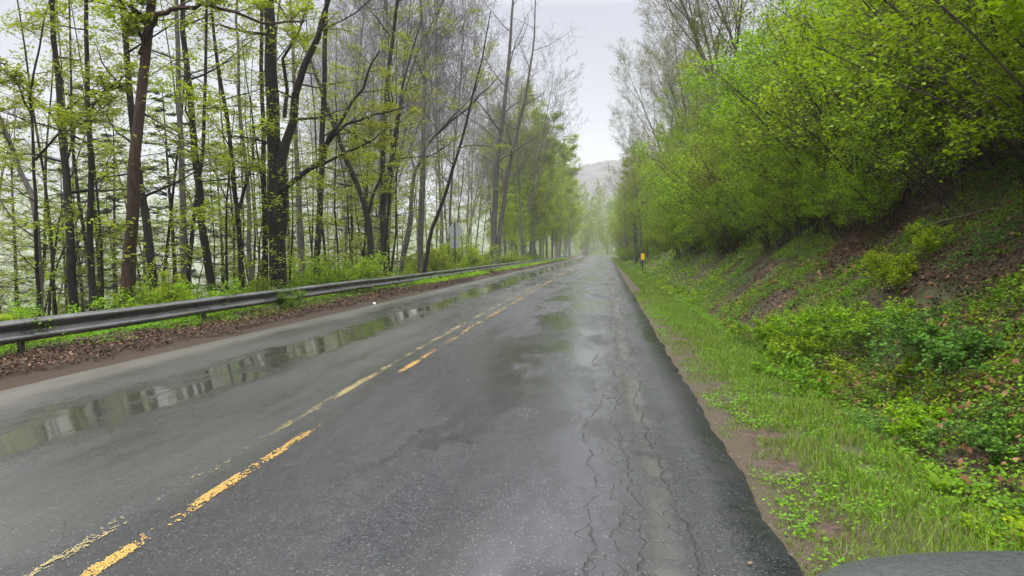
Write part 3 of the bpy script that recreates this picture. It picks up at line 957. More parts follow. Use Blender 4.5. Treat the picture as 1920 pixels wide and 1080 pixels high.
# ------------------------------------------------------------------ woods beyond the guardrail: trees that can be told apart
LEFT_LIMB = dict(n=[9, 6, 4], t0=[.30, .2, .15], ang=[62, 45, 40], ratio=[.20, .45, .5], seg=[0, 6, 4, 3], wander=[0, .12, .15, .15], up=[0, .02, 0, -.01],
                 sides=[9, 5, 3, 3], crown_from=2, leaves=5, spread=.12, leaf_from=2, rr=.42, rmin=.004, flat=.55, taper=.5, sz=.4)
def hand_tree(label, y, path, wpx, limbs=(), bark=BARK_DARK, leaf=LEAF_MAPLE, top=17, leaves=5, n=9, lsize=.095, seed=1, t0=.3, name='roadside_tree', ratio=.2, spread=.12, flat=.55):
    P = Plant(seed)
    r0 = wpx * y / F / 2
    pts = [at(px, py, y + P.r.gauss(0, .12)) for px, py in path]          # bottom to top
    d = (pts[0] - pts[1]).normalized()
    b = pts[0].copy()
    while b.z > float(ground(b.x, b.y)) - .25:
        b = b + Vector((d.x * .3, d.y * .3, -max(.35, abs(d.z)))) * .3
    base = Vector((b.x, b.y, float(ground(b.x, b.y))))
    pts = [b] + pts
    d = (pts[-1] - pts[-2]).normalized()
    ztop = float(ground(b.x, b.y)) + top
    if pts[-1].z < ztop - 1:
        L = ztop - pts[-1].z
        ext = P.walk(pts[-1], d, L, 5, .07, .04)
        pts += ext[1:]
    # resample
    seg = [0]
    for q0, q1 in zip(pts, pts[1:]): seg.append(seg[-1] + (q1 - q0).length)
    m = 18
    rs = []
    for i in range(m + 1):
        s_ = seg[-1] * i / m
        j = max(0, min(len(pts) - 2, int(np.searchsorted(seg, s_)) - 1))
        f_ = (s_ - seg[j]) / max(1e-6, seg[j + 1] - seg[j])
        q = pts[j].lerp(pts[j + 1], f_) + Vector((P.r.gauss(0, .02), P.r.gauss(0, .02), 0))
        rs.append(q - base)
    rad = [r0 * (1.22 if i == 0 else (1.08 if i == 1 else 1)) * (1 - .86 * (i / m) ** 1.15) + .006 for i in range(m + 1)]
    sp = dict(LEFT_LIMB); sp.update(leaves=int(leaves * 1.6), t0=[t0, .2, .15], ratio=[ratio, .45, .5], spread=spread, flat=flat)
    sp['n'] = [n, 6, 4]
    P.trunk(rs, rad, sp, 10)
    for lp, w_ in limbs:
        q = [at(px, py, y + i * .0) - base for i, (px, py) in enumerate(lp)]
        q2 = []
        for a_, b_ in zip(q, q[1:]):
            q2 += [a_, a_.lerp(b_, .5) + Vector((P.r.gauss(0, .03), P.r.gauss(0, .15), P.r.gauss(0, .03)))]
        q2.append(q[-1])
        rl = w_ * y / F / 2
        P.tubes.append((0, q2, [rl * (1 - .8 * i / (len(q2) - 1)) + .004 for i in range(len(q2))], 7))
        sl_ = dict(sp); sl_['n'] = [7, 5, 3]; sl_['t0'] = [.25, .2, .15]; sl_['ratio'] = [.28, .45, .5]
        L = sum((q2[i + 1] - q2[i]).length for i in range(len(q2) - 1))
        P.kids(q2, [rl * (1 - .8 * i / (len(q2) - 1)) + .004 for i in range(len(q2))], L, 1, sl_)
    return place(name, plant_meshes(P, bark, leaf, lsize, .45, name), base, label, 'tree')

H = hand_tree
H('leaning red-brown trunk close behind the guardrail, thickest bare bark in the near woods', 14.6, [(235, 590), (239, 480), (243, 420), (253, 300), (262, 200), (272, 110), (285, 0)], 27,
  [([(270, 70), (290, 42), (314, 24), (345, 14), (380, 6), (440, 22), (510, 45), (570, 40)], 12), ([(262, 100), (258, 50), (254, -30)], 8)], BARK_BROWN, seed=21, top=15, n=9, t0=.42, leaves=8)
H('pale crooked trunk leaning outward at the very edge of the woods', 17, [(77, 590), (65, 385), (30, 300), (2, 237), (-40, 120)], 15, bark=BARK_GREY, seed=22, top=12, n=6)
H('thin dark stem rising beside the pale crooked leaning trunk', 16, [(75, 600), (68, 415), (58, 205), (62, 140), (80, 60)], 9, [([(62, 220), (35, 160), (0, 122)], 5), ([(66, 300), (110, 250), (150, 235), (210, 190)], 5)], seed=23, top=10, n=9, leaves=4)
H('straight dark trunk hung with black vine loops, between thin stems', 20, [(139, 585), (130, 427), (121, 285), (110, 150), (95, 0)], 20, [([(125, 300), (140, 240), (165, 200), (215, 160)], 6), ([(118, 250), (60, 180), (0, 125)], 6)], seed=24, top=17, n=9)
H('slim almost black trunk next to the one hung with vine loops', 18, [(178, 620), (172, 520), (169, 475), (169, 300), (163, 90), (160, 0)], 15, [([(169, 230), (200, 170), (250, 130)], 5)], seed=25, top=15, n=10, leaves=4)
H('dark trunk half hidden behind the leaning red-brown one', 19, [(290, 555), (282, 480), (273, 415), (262, 330), (250, 250), (238, 120), (230, 0)], 19, seed=26, top=16, n=9)
H('slender straight trunk with thin lichen, first behind the red-brown one', 24, [(347, 540), (343, 415), (338, 237), (332, 60), (330, 0)], 15, bark=BARK_GREY, seed=27, top=19, n=9)
H('mossy dark trunk with side sprays midway between red-brown and double trunks', 21, [(397, 555), (388, 480), (379, 415), (361, 249), (344, 60), (340, -20)], 17, seed=28, top=17, n=11, leaves=6)
H('thin forked sapling trunk on the slope below the mossy dark one', 22, [(456, 545), (450, 460), (444, 380), (430, 250), (405, 110), (396, 0)], 11, [([(446, 400), (475, 300), (470, 180)], 7)], seed=29, top=14, n=9)
H('thin grey stem standing just before the big double trunk', 26, [(475, 540), (468, 460), (465, 350), (450, 220), (445, 60)], 10, bark=BARK_GREY, seed=30, top=16, n=8)
H('big double trunk, nearly black, with a long limb arching over the guardrail', 22.5, [(520, 560), (521, 520), (519, 420), (516, 285), (510, 178), (504, 0)], 34,
  [([(526, 440), (530, 340), (536, 267), (554, 178), (596, 71), (616, 0), (625, -60)], 24), ([(527, 362), (545, 345), (584, 314), (610, 275), (637, 231), (660, 190), (690, 136), (712, 95)], 12),
   ([(560, 338), (600, 310), (650, 285), (700, 262), (730, 238)], 7), ([(610, 275), (650, 232), (700, 215), (760, 200)], 7), ([(533, 220), (530, 110), (560, 60), (580, 0)], 8)], seed=31, top=18, n=7, leaves=4, t0=.45)
H('tall narrow trunk standing close against the big double trunk', 24, [(497, 560), (498, 475), (494, 330), (492, 178), (491, 0)], 11, seed=32, top=18, n=6, leaves=4)
H('upright dark pole trunk after the big double trunk', 27, [(592, 540), (595, 475), (600, 370), (604, 267), (608, 120), (611, 0)], 13, seed=33, top=20, n=7, leaves=3, bark=BARK_DARK)
H('grey trunk in shade immediately behind the arching limb', 31, [(566, 520), (566, 486), (560, 360), (554, 237), (550, 100)], 13, bark=BARK_GREY, seed=34, top=18, n=8)
H('leaning forked trunk under the tips of the arching limb', 30, [(700, 520), (690, 403), (660, 320), (635, 260), (610, 190), (590, 130)], 13, [([(690, 403), (715, 330), (722, 270)], 7)], seed=35, top=14, n=7)
H('pair-stemmed dark tree midway between double trunk and diamond sign', 34, [(720, 520), (717, 420), (716, 310), (722, 200), (735, 80), (745, 0)], 13, [([(716, 380), (740, 280), (755, 160), (790, 40)], 8)], seed=36, top=20, n=7, leaves=3)
H('tall grey-brown trunk shaggy at its base, short of the diamond sign', 38, [(790, 520), (788, 504), (791, 400), (793, 267), (797, 140), (790, 0)], 11, bark=BARK_GREY, seed=37, top=22, n=8, leaves=3)
H('slim bent trunk crossing the shaggy grey-brown one', 36, [(795, 520), (805, 440), (830, 380), (845, 330), (870, 250)], 8, seed=38, top=13, n=8)
H('grey tree with a long limb swept up towards the open sky', 40, [(752, 505), (768, 420), (775, 330), (800, 270), (830, 240)], 11, [([(820, 250), (860, 215), (890, 190), (915, 165), (938, 138)], 7)], bark=BARK_GREY, seed=39, top=12, n=5, leaves=4)
H('dark leafless pair of trunks parting above the far guardrail, first one', 62, [(925, 470), (926, 443), (930, 322), (943, 216), (953, 128), (960, 20)], 12, bark=BARK_GREY, leaf=LEAF_OLIVE, seed=40, top=27, n=14, leaves=0, ratio=.26, flat=0, name='bare_tree')
H('slanting leafless trunk sharing its foot with the dark pair beyond the sign', 62, [(934, 468), (936, 443), (953, 322), (971, 239), (985, 183), (1000, 90)], 9, bark=BARK_GREY, leaf=LEAF_OLIVE, seed=41, top=23, n=14, leaves=0, ratio=.26, flat=0, name='bare_tree')

# ------------------------------------------------------------------ prototypes of the plainer kinds
bare = [plant_meshes(bare_tree(100 + i, 25, .085 + .025 * (i % 3), 0, i % 2 == 0), BARK_GREY if i % 3 else BARK_PALE, None, name='bare_tree') for i in range(5)]
bud = [plant_meshes(bare_tree(120 + i, 21, .17, 2, i % 2 == 1), BARK_GREY, LEAF_OLIVE, .10, .6, 'budding_tree') for i in range(4)]
greens = [plant_meshes(green_tree(140 + i, 17 + i, .17, 13), BARK_PALE, [LEAF_TREE, LEAF_YEL, LEAF_YEL, LEAF_TREE][i], .19, .5, 'green_tree') for i in range(4)]
saps = [plant_meshes(sapling(160 + i, 5.5 + i * 1.1, .035, 6), BARK_DARK, [LEAF_MAPLE, LEAF_YEL][i % 2], .085, .35, 'sapling') for i in range(5)]
poles = [plant_meshes(sapling(180 + i, 15, .062, 4, .13, t0=[.3, .2, .15], ratio=[.17, .42, .5], n=[17, 6, 4], flat=.5), BARK_DARK, LEAF_MAPLE, .10, .4, 'pole_tree') for i in range(5)]
hems = [plant_meshes(hemlock(200 + i, 13 + 2 * i, .13), BARK_DARK, NEEDLE, .10, .3, 'hemlock') for i in range(2)]
shr_near = [plant_meshes(shrub(220 + i, 4.2, 12, (6, 4, 6, 5, 3)[i], .055, (-.45, -.05)), BARK_STEM, [LEAF_SHRUB, LEAF_SHRUB2, LEAF_SHRUB, LEAF_YEL, LEAF_SHRUB][i], .072, .5, 'thicket_shrub') for i in range(5)]
shr_far = [plant_meshes(shrub(240 + i, 6.0, 11, (7, 4, 6, 6)[i], .15, (-.40, 0), .12, 8), BARK_STEM, [LEAF_SHRUB, LEAF_OLIVE, LEAF_SHRUB2, LEAF_SHRUB][i], .13, .6, 'thicket_shrub') for i in range(4)]
bush = [plant_meshes(shrub(260 + i, 1.25, 9, 6, .05, (.1, 0), .15, 6, .4), BARK_STEM, [LEAF_YEL, LEAF_HERB, LEAF_SHRUB][i], .055, .5, 'undergrowth_bush') for i in range(3)]
herb = [plant_meshes(shrub(280 + i, .5, 10, 5, .03, (0, 0), .1, 5, .4), BARK_STEM, [LEAF_HERB, LEAF_HERB2, LEAF_YEL, LEAF_SHRUB][i], .05, .5, 'leafy_herb') for i in range(4)]
SN = {'trunk': 'stems', 'crown': 'foliage'}

def gl(x, y, dz=0.0): return (x, y, float(ground(x, y)) + dz)

# leafless tall trees, d 40-110 m on the left
for i in range(36):
    px = RNG.uniform(610, 985)
    y = RNG.uniform(42, 100) if px < 900 else RNG.uniform(70, 125)
    p = at(px, 470, y)
    if p.x > -9.3: continue
    place('bare_tree', bare[i % 5], gl(p.x, y), 'tall leafless grey tree in the woods beyond the far guardrail', 'tree', 'leafless trees beyond the guardrail', RNG.uniform(0, 6.28), RNG.uniform(.82, 1.15), lean=(RNG.gauss(0, .03), RNG.gauss(0, .04)))
for i in range(10):
    px = RNG.uniform(860, 1010)
    y = RNG.uniform(80, 140)
    p = at(px, 470, y)
    if p.x > -9: p.x = -9 - RNG.uniform(0, 3)
    place('budding_tree', bud[i % 4], gl(p.x, y), 'grey tree just coming into bud where woods meet the green trees', 'tree', 'budding trees towards the crest', RNG.uniform(0, 6.28), RNG.uniform(.75, 1.0))
# pale green trees near the crest
for i, (x, y, sc, kk) in enumerate([(-11.5, 92, .72, 0), (-10, 104, .95, 0), (-12.5, 112, 1.15, 2), (-9.2, 118, .9, 1), (-11, 126, 1.25, 0), (-9.4, 134, 1.0, 1), (-13, 138, 1.3, 2), (-9.0, 148, 1.1, 0), (-10.5, 158, 1.2, 1), (-9.0, 168, 1.0, 2),
                                   (-9.6, 180, 1.05, 0), (-9.0, 192, .95, 1), (-10, 205, .9, 0), (-9.6, 86, .42, 1), (-9.3, 97, .5, 1), (-9.1, 109, .55, 1), (-9.0, 125, .6, 2), (-8.9, 141, .65, 1), (-10, 74, .36, 1), (-14, 98, .9, 2), (-15, 122, 1.2, 0)]):
    place('green_tree', greens[kk], gl(x, y), 'light green leafy tree bunched with others where the guardrail ends', 'tree', 'light green trees by the crest', RNG.uniform(0, 6.28), sc * 1.22)
# misty trees past the crest
for i in range(90):
    y = 226 + 110 * (i / 90) + RNG.uniform(-3, 3)
    x = max(float(bend(y)) + 3.0, -16) + RNG.uniform(0, 24) if i % 5 else float(bend(y)) + RNG.uniform(-16, -10)
    place('green_tree', greens[i % 4], gl(x, y), 'misty green tree standing beyond the crest of the road', 'tree', 'misty trees beyond the crest', RNG.uniform(0, 6.28), RNG.uniform(.35, .68))

# slope on the left: thin leafy poles, saplings, hemlocks
for i in range(60):
    px = RNG.uniform(-60, 900)
    y = RNG.uniform(19, 52) if px > 250 else RNG.uniform(19, 40)
    p = at(px, 470, y)
    if p.x > -10.2: continue
    place('pole_tree', poles[i % 5], gl(p.x, y), 'slender dark young tree with sparse yellow-green sprays on the wooded slope', 'tree', 'slender young trees on the slope', RNG.uniform(0, 6.28), RNG.uniform(.75, 1.25), lean=(RNG.gauss(0, .05), RNG.gauss(0, .06)))
for i in range(62):
    px = RNG.uniform(-80, 960)
    y = RNG.uniform(14.5, 50)
    p = at(px, 480, y)
    if p.x > -9.6: continue
    place('sapling', saps[i % 5], gl(p.x, y), 'small sapling with flat layers of fresh leaves under the taller trees', 'sapling', 'saplings under the woods', RNG.uniform(0, 6.28), RNG.uniform(.7, 1.3), lean=(RNG.gauss(0, .05), RNG.gauss(0, .06)))
for i in range(40):
    px = RNG.uniform(560, 1000)
    y = RNG.uniform(34, 80)
    p = at(px, 480, y)
    if p.x > -9.8: continue
    place('sapling', saps[i % 5], gl(p.x, y), 'tall leafy sapling among the bare trunks near the diamond sign', 'sapling', 'leafy saplings near the sign', RNG.uniform(0, 6.28), RNG.uniform(1.2, 2.0))
for i, (px, y) in enumerate([(190, 27), (215, 34), (330, 31), (120, 36), (420, 40), (30, 33), (660, 46), (690, 52), (540, 44), (270, 44)]):
    p = at(px, 470, y)
    place('hemlock', hems[i % 2], gl(p.x, y), 'dark hemlock with drooping feathery boughs behind the first trunks', 'conifer', 'hemlocks on the slope', RNG.uniform(0, 6.28), RNG.uniform(.8, 1.05))
# far side of the valley: hazy tree masses
for i in range(34):
    x = RNG.uniform(-150, -48)
    y = RNG.uniform(40, 170)
    place('valley_tree', (bud + bare[:2])[i % 6], gl(x, y), 'pale hazy tree standing down in the misty valley', 'tree', 'hazy valley trees', RNG.uniform(0, 6.28), RNG.uniform(.4, .7))
# bushes along the guardrail
for i in range(80):
    y = 10 + 95 * (i / 80) ** 1.5 + RNG.uniform(-.7, .7)
    x = RNG.uniform(-11.2, -9.3)
    place('undergrowth_bush', bush[i % 3], gl(x, y), 'low fresh green bush growing behind the guardrail', 'bush', 'bushes behind the guardrail', RNG.uniform(0, 6.28), RNG.uniform(.55, 1.15) * (1.0 if y < 40 else 1.5), SN and 0 or 1.0, SN) if False else \
        place('undergrowth_bush', bush[i % 3], gl(x, y), 'low fresh green bush growing behind the guardrail', 'bush', 'bushes behind the guardrail', RNG.uniform(0, 6.28), RNG.uniform(.55, 1.1) * (1.0 if y < 40 else 1.5), SN)
for (px, py, y, sc, kk, lb) in [(690, 470, 26, 1.7, 2, 'rounded bright green shrub by the guardrail midway to the diamond sign'), (878, 440, 48, 2.2, 0, 'tall yellow-green shrub reaching up around the diamond sign'), (800, 440, 40, 1.8, 0, 'yellow-green shrub at the foot of the shaggy grey-brown trunk'),
                                (850, 440, 49, 2.4, 2, 'bright green shrub close behind the diamond sign'), (545, 545, 17.6, .5, 1, 'leafy sprig growing up through the guardrail')]:
    p = at(px, py, y)
    x = min(p.x, -9.6)
    if sc < 1: x = RAILX + .12
    place('undergrowth_bush', bush[kk], gl(x, y), lb, 'bush', None, RNG.uniform(0, 6.28), sc, SN)

for i in range(44):
    y = RNG.uniform(26, 120)
    x = RNG.uniform(-15, -10) - .01 * y
    place('undergrowth_bush', bush[(0, 2)[i % 2]], gl(x, y), 'tall yellow-green bush filling the gap between trunks beyond the guardrail', 'bush', 'tall bushes between the trunks', RNG.uniform(0, 6.28), RNG.uniform(1.5, 2.6), SN)

# ------------------------------------------------------------------ right bank: thicket and trees above it
cnt = 0
def thick(x, y, sc, pool, lb, gp_, dz=-.05):
    global cnt
    cnt += 1
    place('thicket_shrub', pool[cnt % len(pool)], gl(x, y, dz), lb, 'shrub', gp_, RNG.gauss(0, .45), sc, SN)
y = 6.5
while y < 46:
    thick(RNG.uniform(6.2, 7.0) - .025 * max(0, y - 12), y, RNG.uniform(.85, 1.15), shr_near, 'bright green arching shrub at the lower edge of the near thicket', 'shrubs along the thicket edge')
    thick(RNG.uniform(8.0, 9.8), y + RNG.uniform(-.5, .5), RNG.uniform(.95, 1.3), shr_near, 'dense many-stemmed shrub inside the near thicket on the bank', 'shrubs inside the thicket')
    if y > 12: thick(RNG.uniform(10, 13), y + RNG.uniform(-.5, .5), RNG.uniform(1.0, 1.5), shr_near if y < 20 else shr_far, 'tall shrub high up in the thicket on the bank', 'shrubs high in the thicket')
    y += 1.25 + y * .018
y = 13.5
while y < 46:
    thick(RNG.uniform(5.3, 6.1) - .03 * (y - 13), y, RNG.uniform(.42, .66), shr_near, 'small bright shrub hanging low in front of the near thicket', 'low shrubs before the thicket')
    y += 1.1 + y * .02
y = 30
while y < 180:
    thick(RNG.uniform(5.0, 6.6), y, RNG.uniform(.45, .9), shr_far, 'fresh green shrub hanging over the far verge', 'shrubs over the far verge')
    thick(RNG.uniform(7.5, 11), y + RNG.uniform(-1, 1), RNG.uniform(.7, 1.2), shr_far, 'leafy shrub behind the far verge shrubs', 'shrubs behind the far verge')
    y += 3.0 + y * .012
y = 36
while y < 190:
    if y > 78: thick(RNG.uniform(3.2, 4.3), y, RNG.uniform(.22, .42), shr_far, 'low bright shrub at the toe of the far bank', 'low shrubs at the bank toe')
    y += 2.6 + y * .015
rt = [plant_meshes(green_tree(300 + i, 16 + i, .2, 8, .22, bias=(-.45, 0, 0), t0=[.2, .15, .1]), BARK_GREY, [LEAF_OLIVE, LEAF_TREE, LEAF_SHRUB2][i], .13, .55, 'bank_tree') for i in range(3)]
rb = [plant_meshes(bare_tree(320 + i, 20, .17, 2, True, -.22), BARK_GREY, LEAF_OLIVE, .09, .6, 'bank_tree') for i in range(3)]
for i in range(42):
    y = RNG.uniform(40, 190)
    x = RNG.uniform(5.5, 11) + .01 * y
    place('bank_tree', (rt + rb[:2])[i % 5], gl(x, y, -.2), 'olive-green tree leaning from the bank over the road', 'tree', 'leaning trees on the far bank', RNG.gauss(0, .5), RNG.uniform(.62, .95))
for i in range(22):
    y = 66 + i * 6 + RNG.uniform(-3, 3)
    place('bank_tree', rt[i % 3], gl(RNG.uniform(3.0, 4.4), y, -.2), 'leaning tree at the bank toe with its crown over the road', 'tree', 'toe trees over the road', RNG.gauss(0, .3), RNG.uniform(.5, .75))
for i in range(30):
    y = RNG.uniform(14, 60)
    x = RNG.uniform(12, 26)
    place('bank_tree', rt[i % 3], gl(x, y, -.2), 'leafy tree rising on the hillside above the thicket', 'tree', 'hillside trees above the thicket', RNG.gauss(0, .8), RNG.uniform(.6, .95))
for i, (x, y, sc, lb) in enumerate([(8.5, 44, 1.0, 'twiggy tree with bare grey boughs reaching out over the road'), (10, 56, 1.05, 'nearly leafless tree standing behind the one with boughs over the road'), (8, 68, .95, 'brown twiggy tree on the bank where the thicket falls back'), (9, 84, .95, 'grey twiggy tree furthest along the bank among olive crowns')]):
    place('bank_tree', rb[i % 3], gl(x, y, -.2), lb, 'tree', None, RNG.gauss(0, .25), sc)

# distinct plants on the near bank
for (x, y, kk, sc, lb) in [(5.2, 11.9, 2, .8, 'yellow-green sapling sprig standing against the bare brown soil'), (4.5, 11.6, 2, .9, 'pale leafy sprig below the end of the fallen branch'), (4.55, 7.1, 0, 1.0, 'rounded dark green herb clump high on the bank'),
                           (3.85, 8.3, 1, .95, 'tall bluish-green weed beside the rusty dead leaves'), (3.15, 6.15, 1, .65, 'dark feathery weed at the back of the ditch'), (4.1, 6.3, 2, .65, 'yellow-leaved sprig on the leaf-strewn bank'),
                           (2.45, 4.1, 3, .6, 'bright green weed tuft at the end of the car bonnet'), (5.5, 8.2, 3, .8, 'yellow-green shrublet near the top edge of the bank')]:
    place('leafy_herb', herb[kk], gl(x, y), lb, 'plant', None, RNG.uniform(0, 6.28), sc, SN)

for i in range(16):
    x, y = 3.25 + RNG.gauss(0, .38), 10.6 + RNG.gauss(0, 1.5)
    place('leafy_herb', herb[(0, 3, 3)[i % 3]], gl(x, y), 'knee-high bright green weed in the lush patch beyond the ditch', 'plant', 'weeds in the lush patch', RNG.uniform(0, 6.28), RNG.uniform(.6, 1.0), SN)
def dock(x, y, label, n=9, L=.34, seed=3):      # rosette of broad upright leaves
    r_ = random.Random(seed)
    V, Q = [], []
    for i in range(n):
        a = i * 2.4 + r_.uniform(-.3, .3)
        le = L * r_.uniform(.7, 1.15)
        el = R(r_.uniform(35, 70))
        wd = le * .17
        b = len(V)
        for j in range(6):
            t_ = j / 5
            w_ = wd * math.sin(math.pi * min(1, t_ * .9 + .08)) ** .7 * (1.15 - .3 * t_)
            e2 = el - t_ * .8
            rr_ = le * t_ * math.cos((el + e2) / 2); zz = le * t_ * math.sin((el + e2) / 2)
            c_, s_ = math.cos(a), math.sin(a)
            V += [(c_ * rr_ - s_ * w_, s_ * rr_ + c_ * w_, zz + w_ * .35), (c_ * rr_, s_ * rr_, zz), (c_ * rr_ + s_ * w_, s_ * rr_ - c_ * w_, zz + w_ * .35)]
        for j in range(5):
            k_ = b + j * 3
            Q += [(k_, k_ + 1, k_ + 4, k_ + 3), (k_ + 1, k_ + 2, k_ + 5, k_ + 4)]
    o = obj('dock_plant', mk_mesh('dock_plant', V, Q, LEAF_HERB, None, True), None, gl(x, y))
    tag(o, label, 'plant')
dock(2.62, 4.55, 'broad-leaved dock rosette where the verge grass meets dead leaves', 9, .22, 3)
dock(2.35, 5.5, 'smaller dock plant with broad leaves standing in the verge grass', 7, .18, 5)

# ------------------------------------------------------------------ ground cover, grass, dead leaves (nobody could count them)
nr = np.random.RandomState(77)
def scatter(n, x0, x1, y0, y1, pw=1.0):
    x = nr.uniform(x0, x1, n)
    y = y0 + (y1 - y0) * nr.rand(n) ** pw
    return x, y
def clump_leaves(x, y, k, rad, hgt, size, tilt):
    n = len(x)
    z = ground(x, y)
    rr = rad * np.sqrt(nr.rand(n, k)) * (.6 + .8 * nr.rand(n, 1))
    a = nr.rand(n, k) * 6.283
    hh = hgt * (.35 + .65 * nr.rand(n, k)) * (1 - .5 * (rr / (rad * 1.4)) ** 2) * (.5 + nr.rand(n, 1))
    C = np.stack([x[:, None] + rr * np.cos(a), y[:, None] + rr * np.sin(a), z[:, None] + hh], -1).reshape(-1, 3)
    zz = ground(C[:, 0], C[:, 1])
    C[:, 2] = np.maximum(C[:, 2], zz + .015)
    sz = np.repeat(size if np.ndim(size) else np.full(n, size), k)
    return leaf_quads_var(C, sz, tilt)
def leaf_quads_var(C, sz, tilt):
    v, q = leaf_quads(C, 1.0, tilt, nr, .35, .68)
    ctr = np.repeat(C, 4, 0)
    return ctr + (v - ctr) * np.repeat(sz, 4)[:, None], q
def stuff(name, parts, mats, label):
    v, q, m, sm = join(parts)
    o = obj(name, mk_mesh(name, v, q, mats, m))
    return tag(o, label, 'ground plants', None, 'stuff')

parts = []
x, y = scatter(24000, 2.4, 8.0, 2.5, 26, 1.25)
dens = fbm(x * .55 + 3, y * .55, 3)
up = np.clip(x - 2.8, 0, 5)
keep = dens > (.36 + .018 * up + .10 * sstep(4.2, 5.6, x) - .12 * np.exp(-((x - 3.35) / .55) ** 2 - ((y - 10.5) / 3.0) ** 2) + .20 * np.exp(-((x - 4.0) / 1.0) ** 2 - ((y - 5.9) / 2.1) ** 2) + .09 * (fbm(x * 1.4 + 21, y * 1.4, 3) > .54))
x, y = x[keep], y[keep]
kind = fbm(x * .8 + 40, y * .8, 3) + nr.normal(0, .05, len(x))
for j, (sel, hg, sz, tl) in enumerate([(kind < .50, .13, .036, .45), ((kind >= .50) & (kind < .57), .10, .032, .45), (kind >= .57, .16, .036, .6)]):
    v, q = clump_leaves(x[sel], y[sel], 11, .11, hg * (.5 + 1.6 * (fbm(x[sel] * .9 + 3, y[sel] * .9, 2) - .15)[:, None]), sz * 1.05, tl)
    parts.append((v, q, j, False))
x, y = scatter(9000, 2.5, 9.0, 24, 120, 1.5)
keep = fbm(x * .4 + 3, y * .3, 3) > .40 + .02 * np.clip(x - 5, 0, 4)
x, y = x[keep], y[keep]
kind = nr.rand(len(x))
for j in range(3):
    sel = (kind * 3).astype(int) == j
    v, q = clump_leaves(x[sel], y[sel], 8, .22, .22, .05 + .0011 * y[sel], .5)
    parts.append((v, q, j, False))
stuff('bank_undergrowth', parts, [LEAF_HERB, LEAF_YEL, LEAF_HERB2], 'low leafy plants covering the roadside bank')

parts = []
x, y = scatter(4600, 1.05, 2.7, 2.3, 26, 1.3)
keep = fbm(x * 2.2 + 5, y * 1.4, 3) > .52 - .1 * sstep(1.1, 1.9, x)
v, q = clump_leaves(x[keep], y[keep], 8, .08, .055, .026, .5)
parts.append((v, q, 0, False))
x, y = scatter(5200, -10.8, -7.7, 6, 34, 1.3)
keep = fbm(x * .7 + 13, y * .5, 3) > np.where(x > -8.2, .55, .40)
x, y = x[keep], y[keep]
v, q = clump_leaves(x, y, 10, .13, .12, .045, .5)
parts.append((v, q, 0, False))
x, y = scatter(5200, -10.6, -7.5, 30, 150, 1.4)
keep = fbm(x * .7 + 13, y * .3, 3) > .36
x, y = x[keep], y[keep]
v, q = clump_leaves(x, y, 8, .24, .24, .06 + .001 * y, .5)
parts.append((v, q, 1, False))
x, y = scatter(7000, -34, -10.5, 12, 60, 1.0)
v, q = clump_leaves(x, y, 6, .4, .45, .11, .5)
parts.append((v, q, 2, False))
stuff('rail_undergrowth', parts, [LEAF_HERB, LEAF_SHRUB, LEAF_MAPLE], 'bright green weeds growing under and behind the guardrail')

def blades(x, y, h, wd, bend):
    n = len(x)
    z = ground(x, y) - .01
    a = nr.rand(n) * 6.283
    D = np.stack([np.cos(a), np.sin(a), np.zeros(n)], 1)
    W = np.stack([-np.sin(a), np.cos(a), np.zeros(n)], 1)
    h = h * nr.uniform(.5, 1.3, n)
    b = bend * nr.uniform(.2, 1.3, n) * h
    B = np.stack([x, y, z], 1)
    up = np.array([[0, 0, 1.]])
    m1 = B + up * (h * .55)[:, None] + D * (b * .3)[:, None]
    m2 = B + up * (h * .95)[:, None] + D * (b * 1.0)[:, None]
    w1 = (wd if np.ndim(wd) else np.full(n, wd))[:, None] * .5
    v = np.stack([B - W * w1, B + W * w1, m1 + W * w1 * .8, m1 - W * w1 * .8, m2 + W * w1 * .15, m2 - W * w1 * .15], 1).reshape(-1, 3)
    i = np.arange(n)[:, None] * 6
    q = np.concatenate([i + np.array([[0, 1, 2, 3]]), i + np.array([[3, 2, 4, 5]])], 0)
    return v, q
parts = []
x, y = scatter(76000, 1.0, 2.75, 2.3, 30, 1.5)
edge = 1.0 + .42 * (fbm(y * .9, 4.4, 3) - .5)
cl = fbm(x * 3.0, y * 3.0, 3)
keep = (nr.rand(len(x)) < .75) & (x > edge) & (x < 2.62 + .3 * (fbm(y * .7, 1.4, 2) - .5)) & (cl + .22 * sstep(1.0, 1.6, x) > .50)
x, y, cl = x[keep], y[keep], cl[keep]
v, q = blades(x, y, .04 + .12 * cl * sstep(1.05, 1.9, x), .0055 + .00018 * y, .8)
parts.append((v, q, 0, False))
x, y = scatter(30000, 1.3, 3.1, 28, 170, 1.4)
keep = (x > 1.45 + .3 * (fbm(y * .5, 4.4, 3) - .5))
x, y = x[keep], y[keep]
v, q = blades(x, y, .13, .012 + .0005 * y, .8)
parts.append((v, q, 0, False))
x, y = scatter(9000, -8.3, -7.5, 14, 150, 1.4)
keep = fbm(x * .9 + 13, y * .35, 3) > .45
x, y = x[keep], y[keep]
v, q = blades(x, y, .13, .012 + .0005 * y, .8)
parts.append((v, q, 0, False))
x, y = scatter(9000, 2.6, 5.2, 2.5, 16, 1.2)
keep = fbm(x * .9 + 7, y * .9, 3) > .55
v, q = blades(x[keep], y[keep], .16, .006, .9)
parts.append((v, q, 0, False))
stuff('grass', parts, [GRASS], 'bright short grass along the road verge')

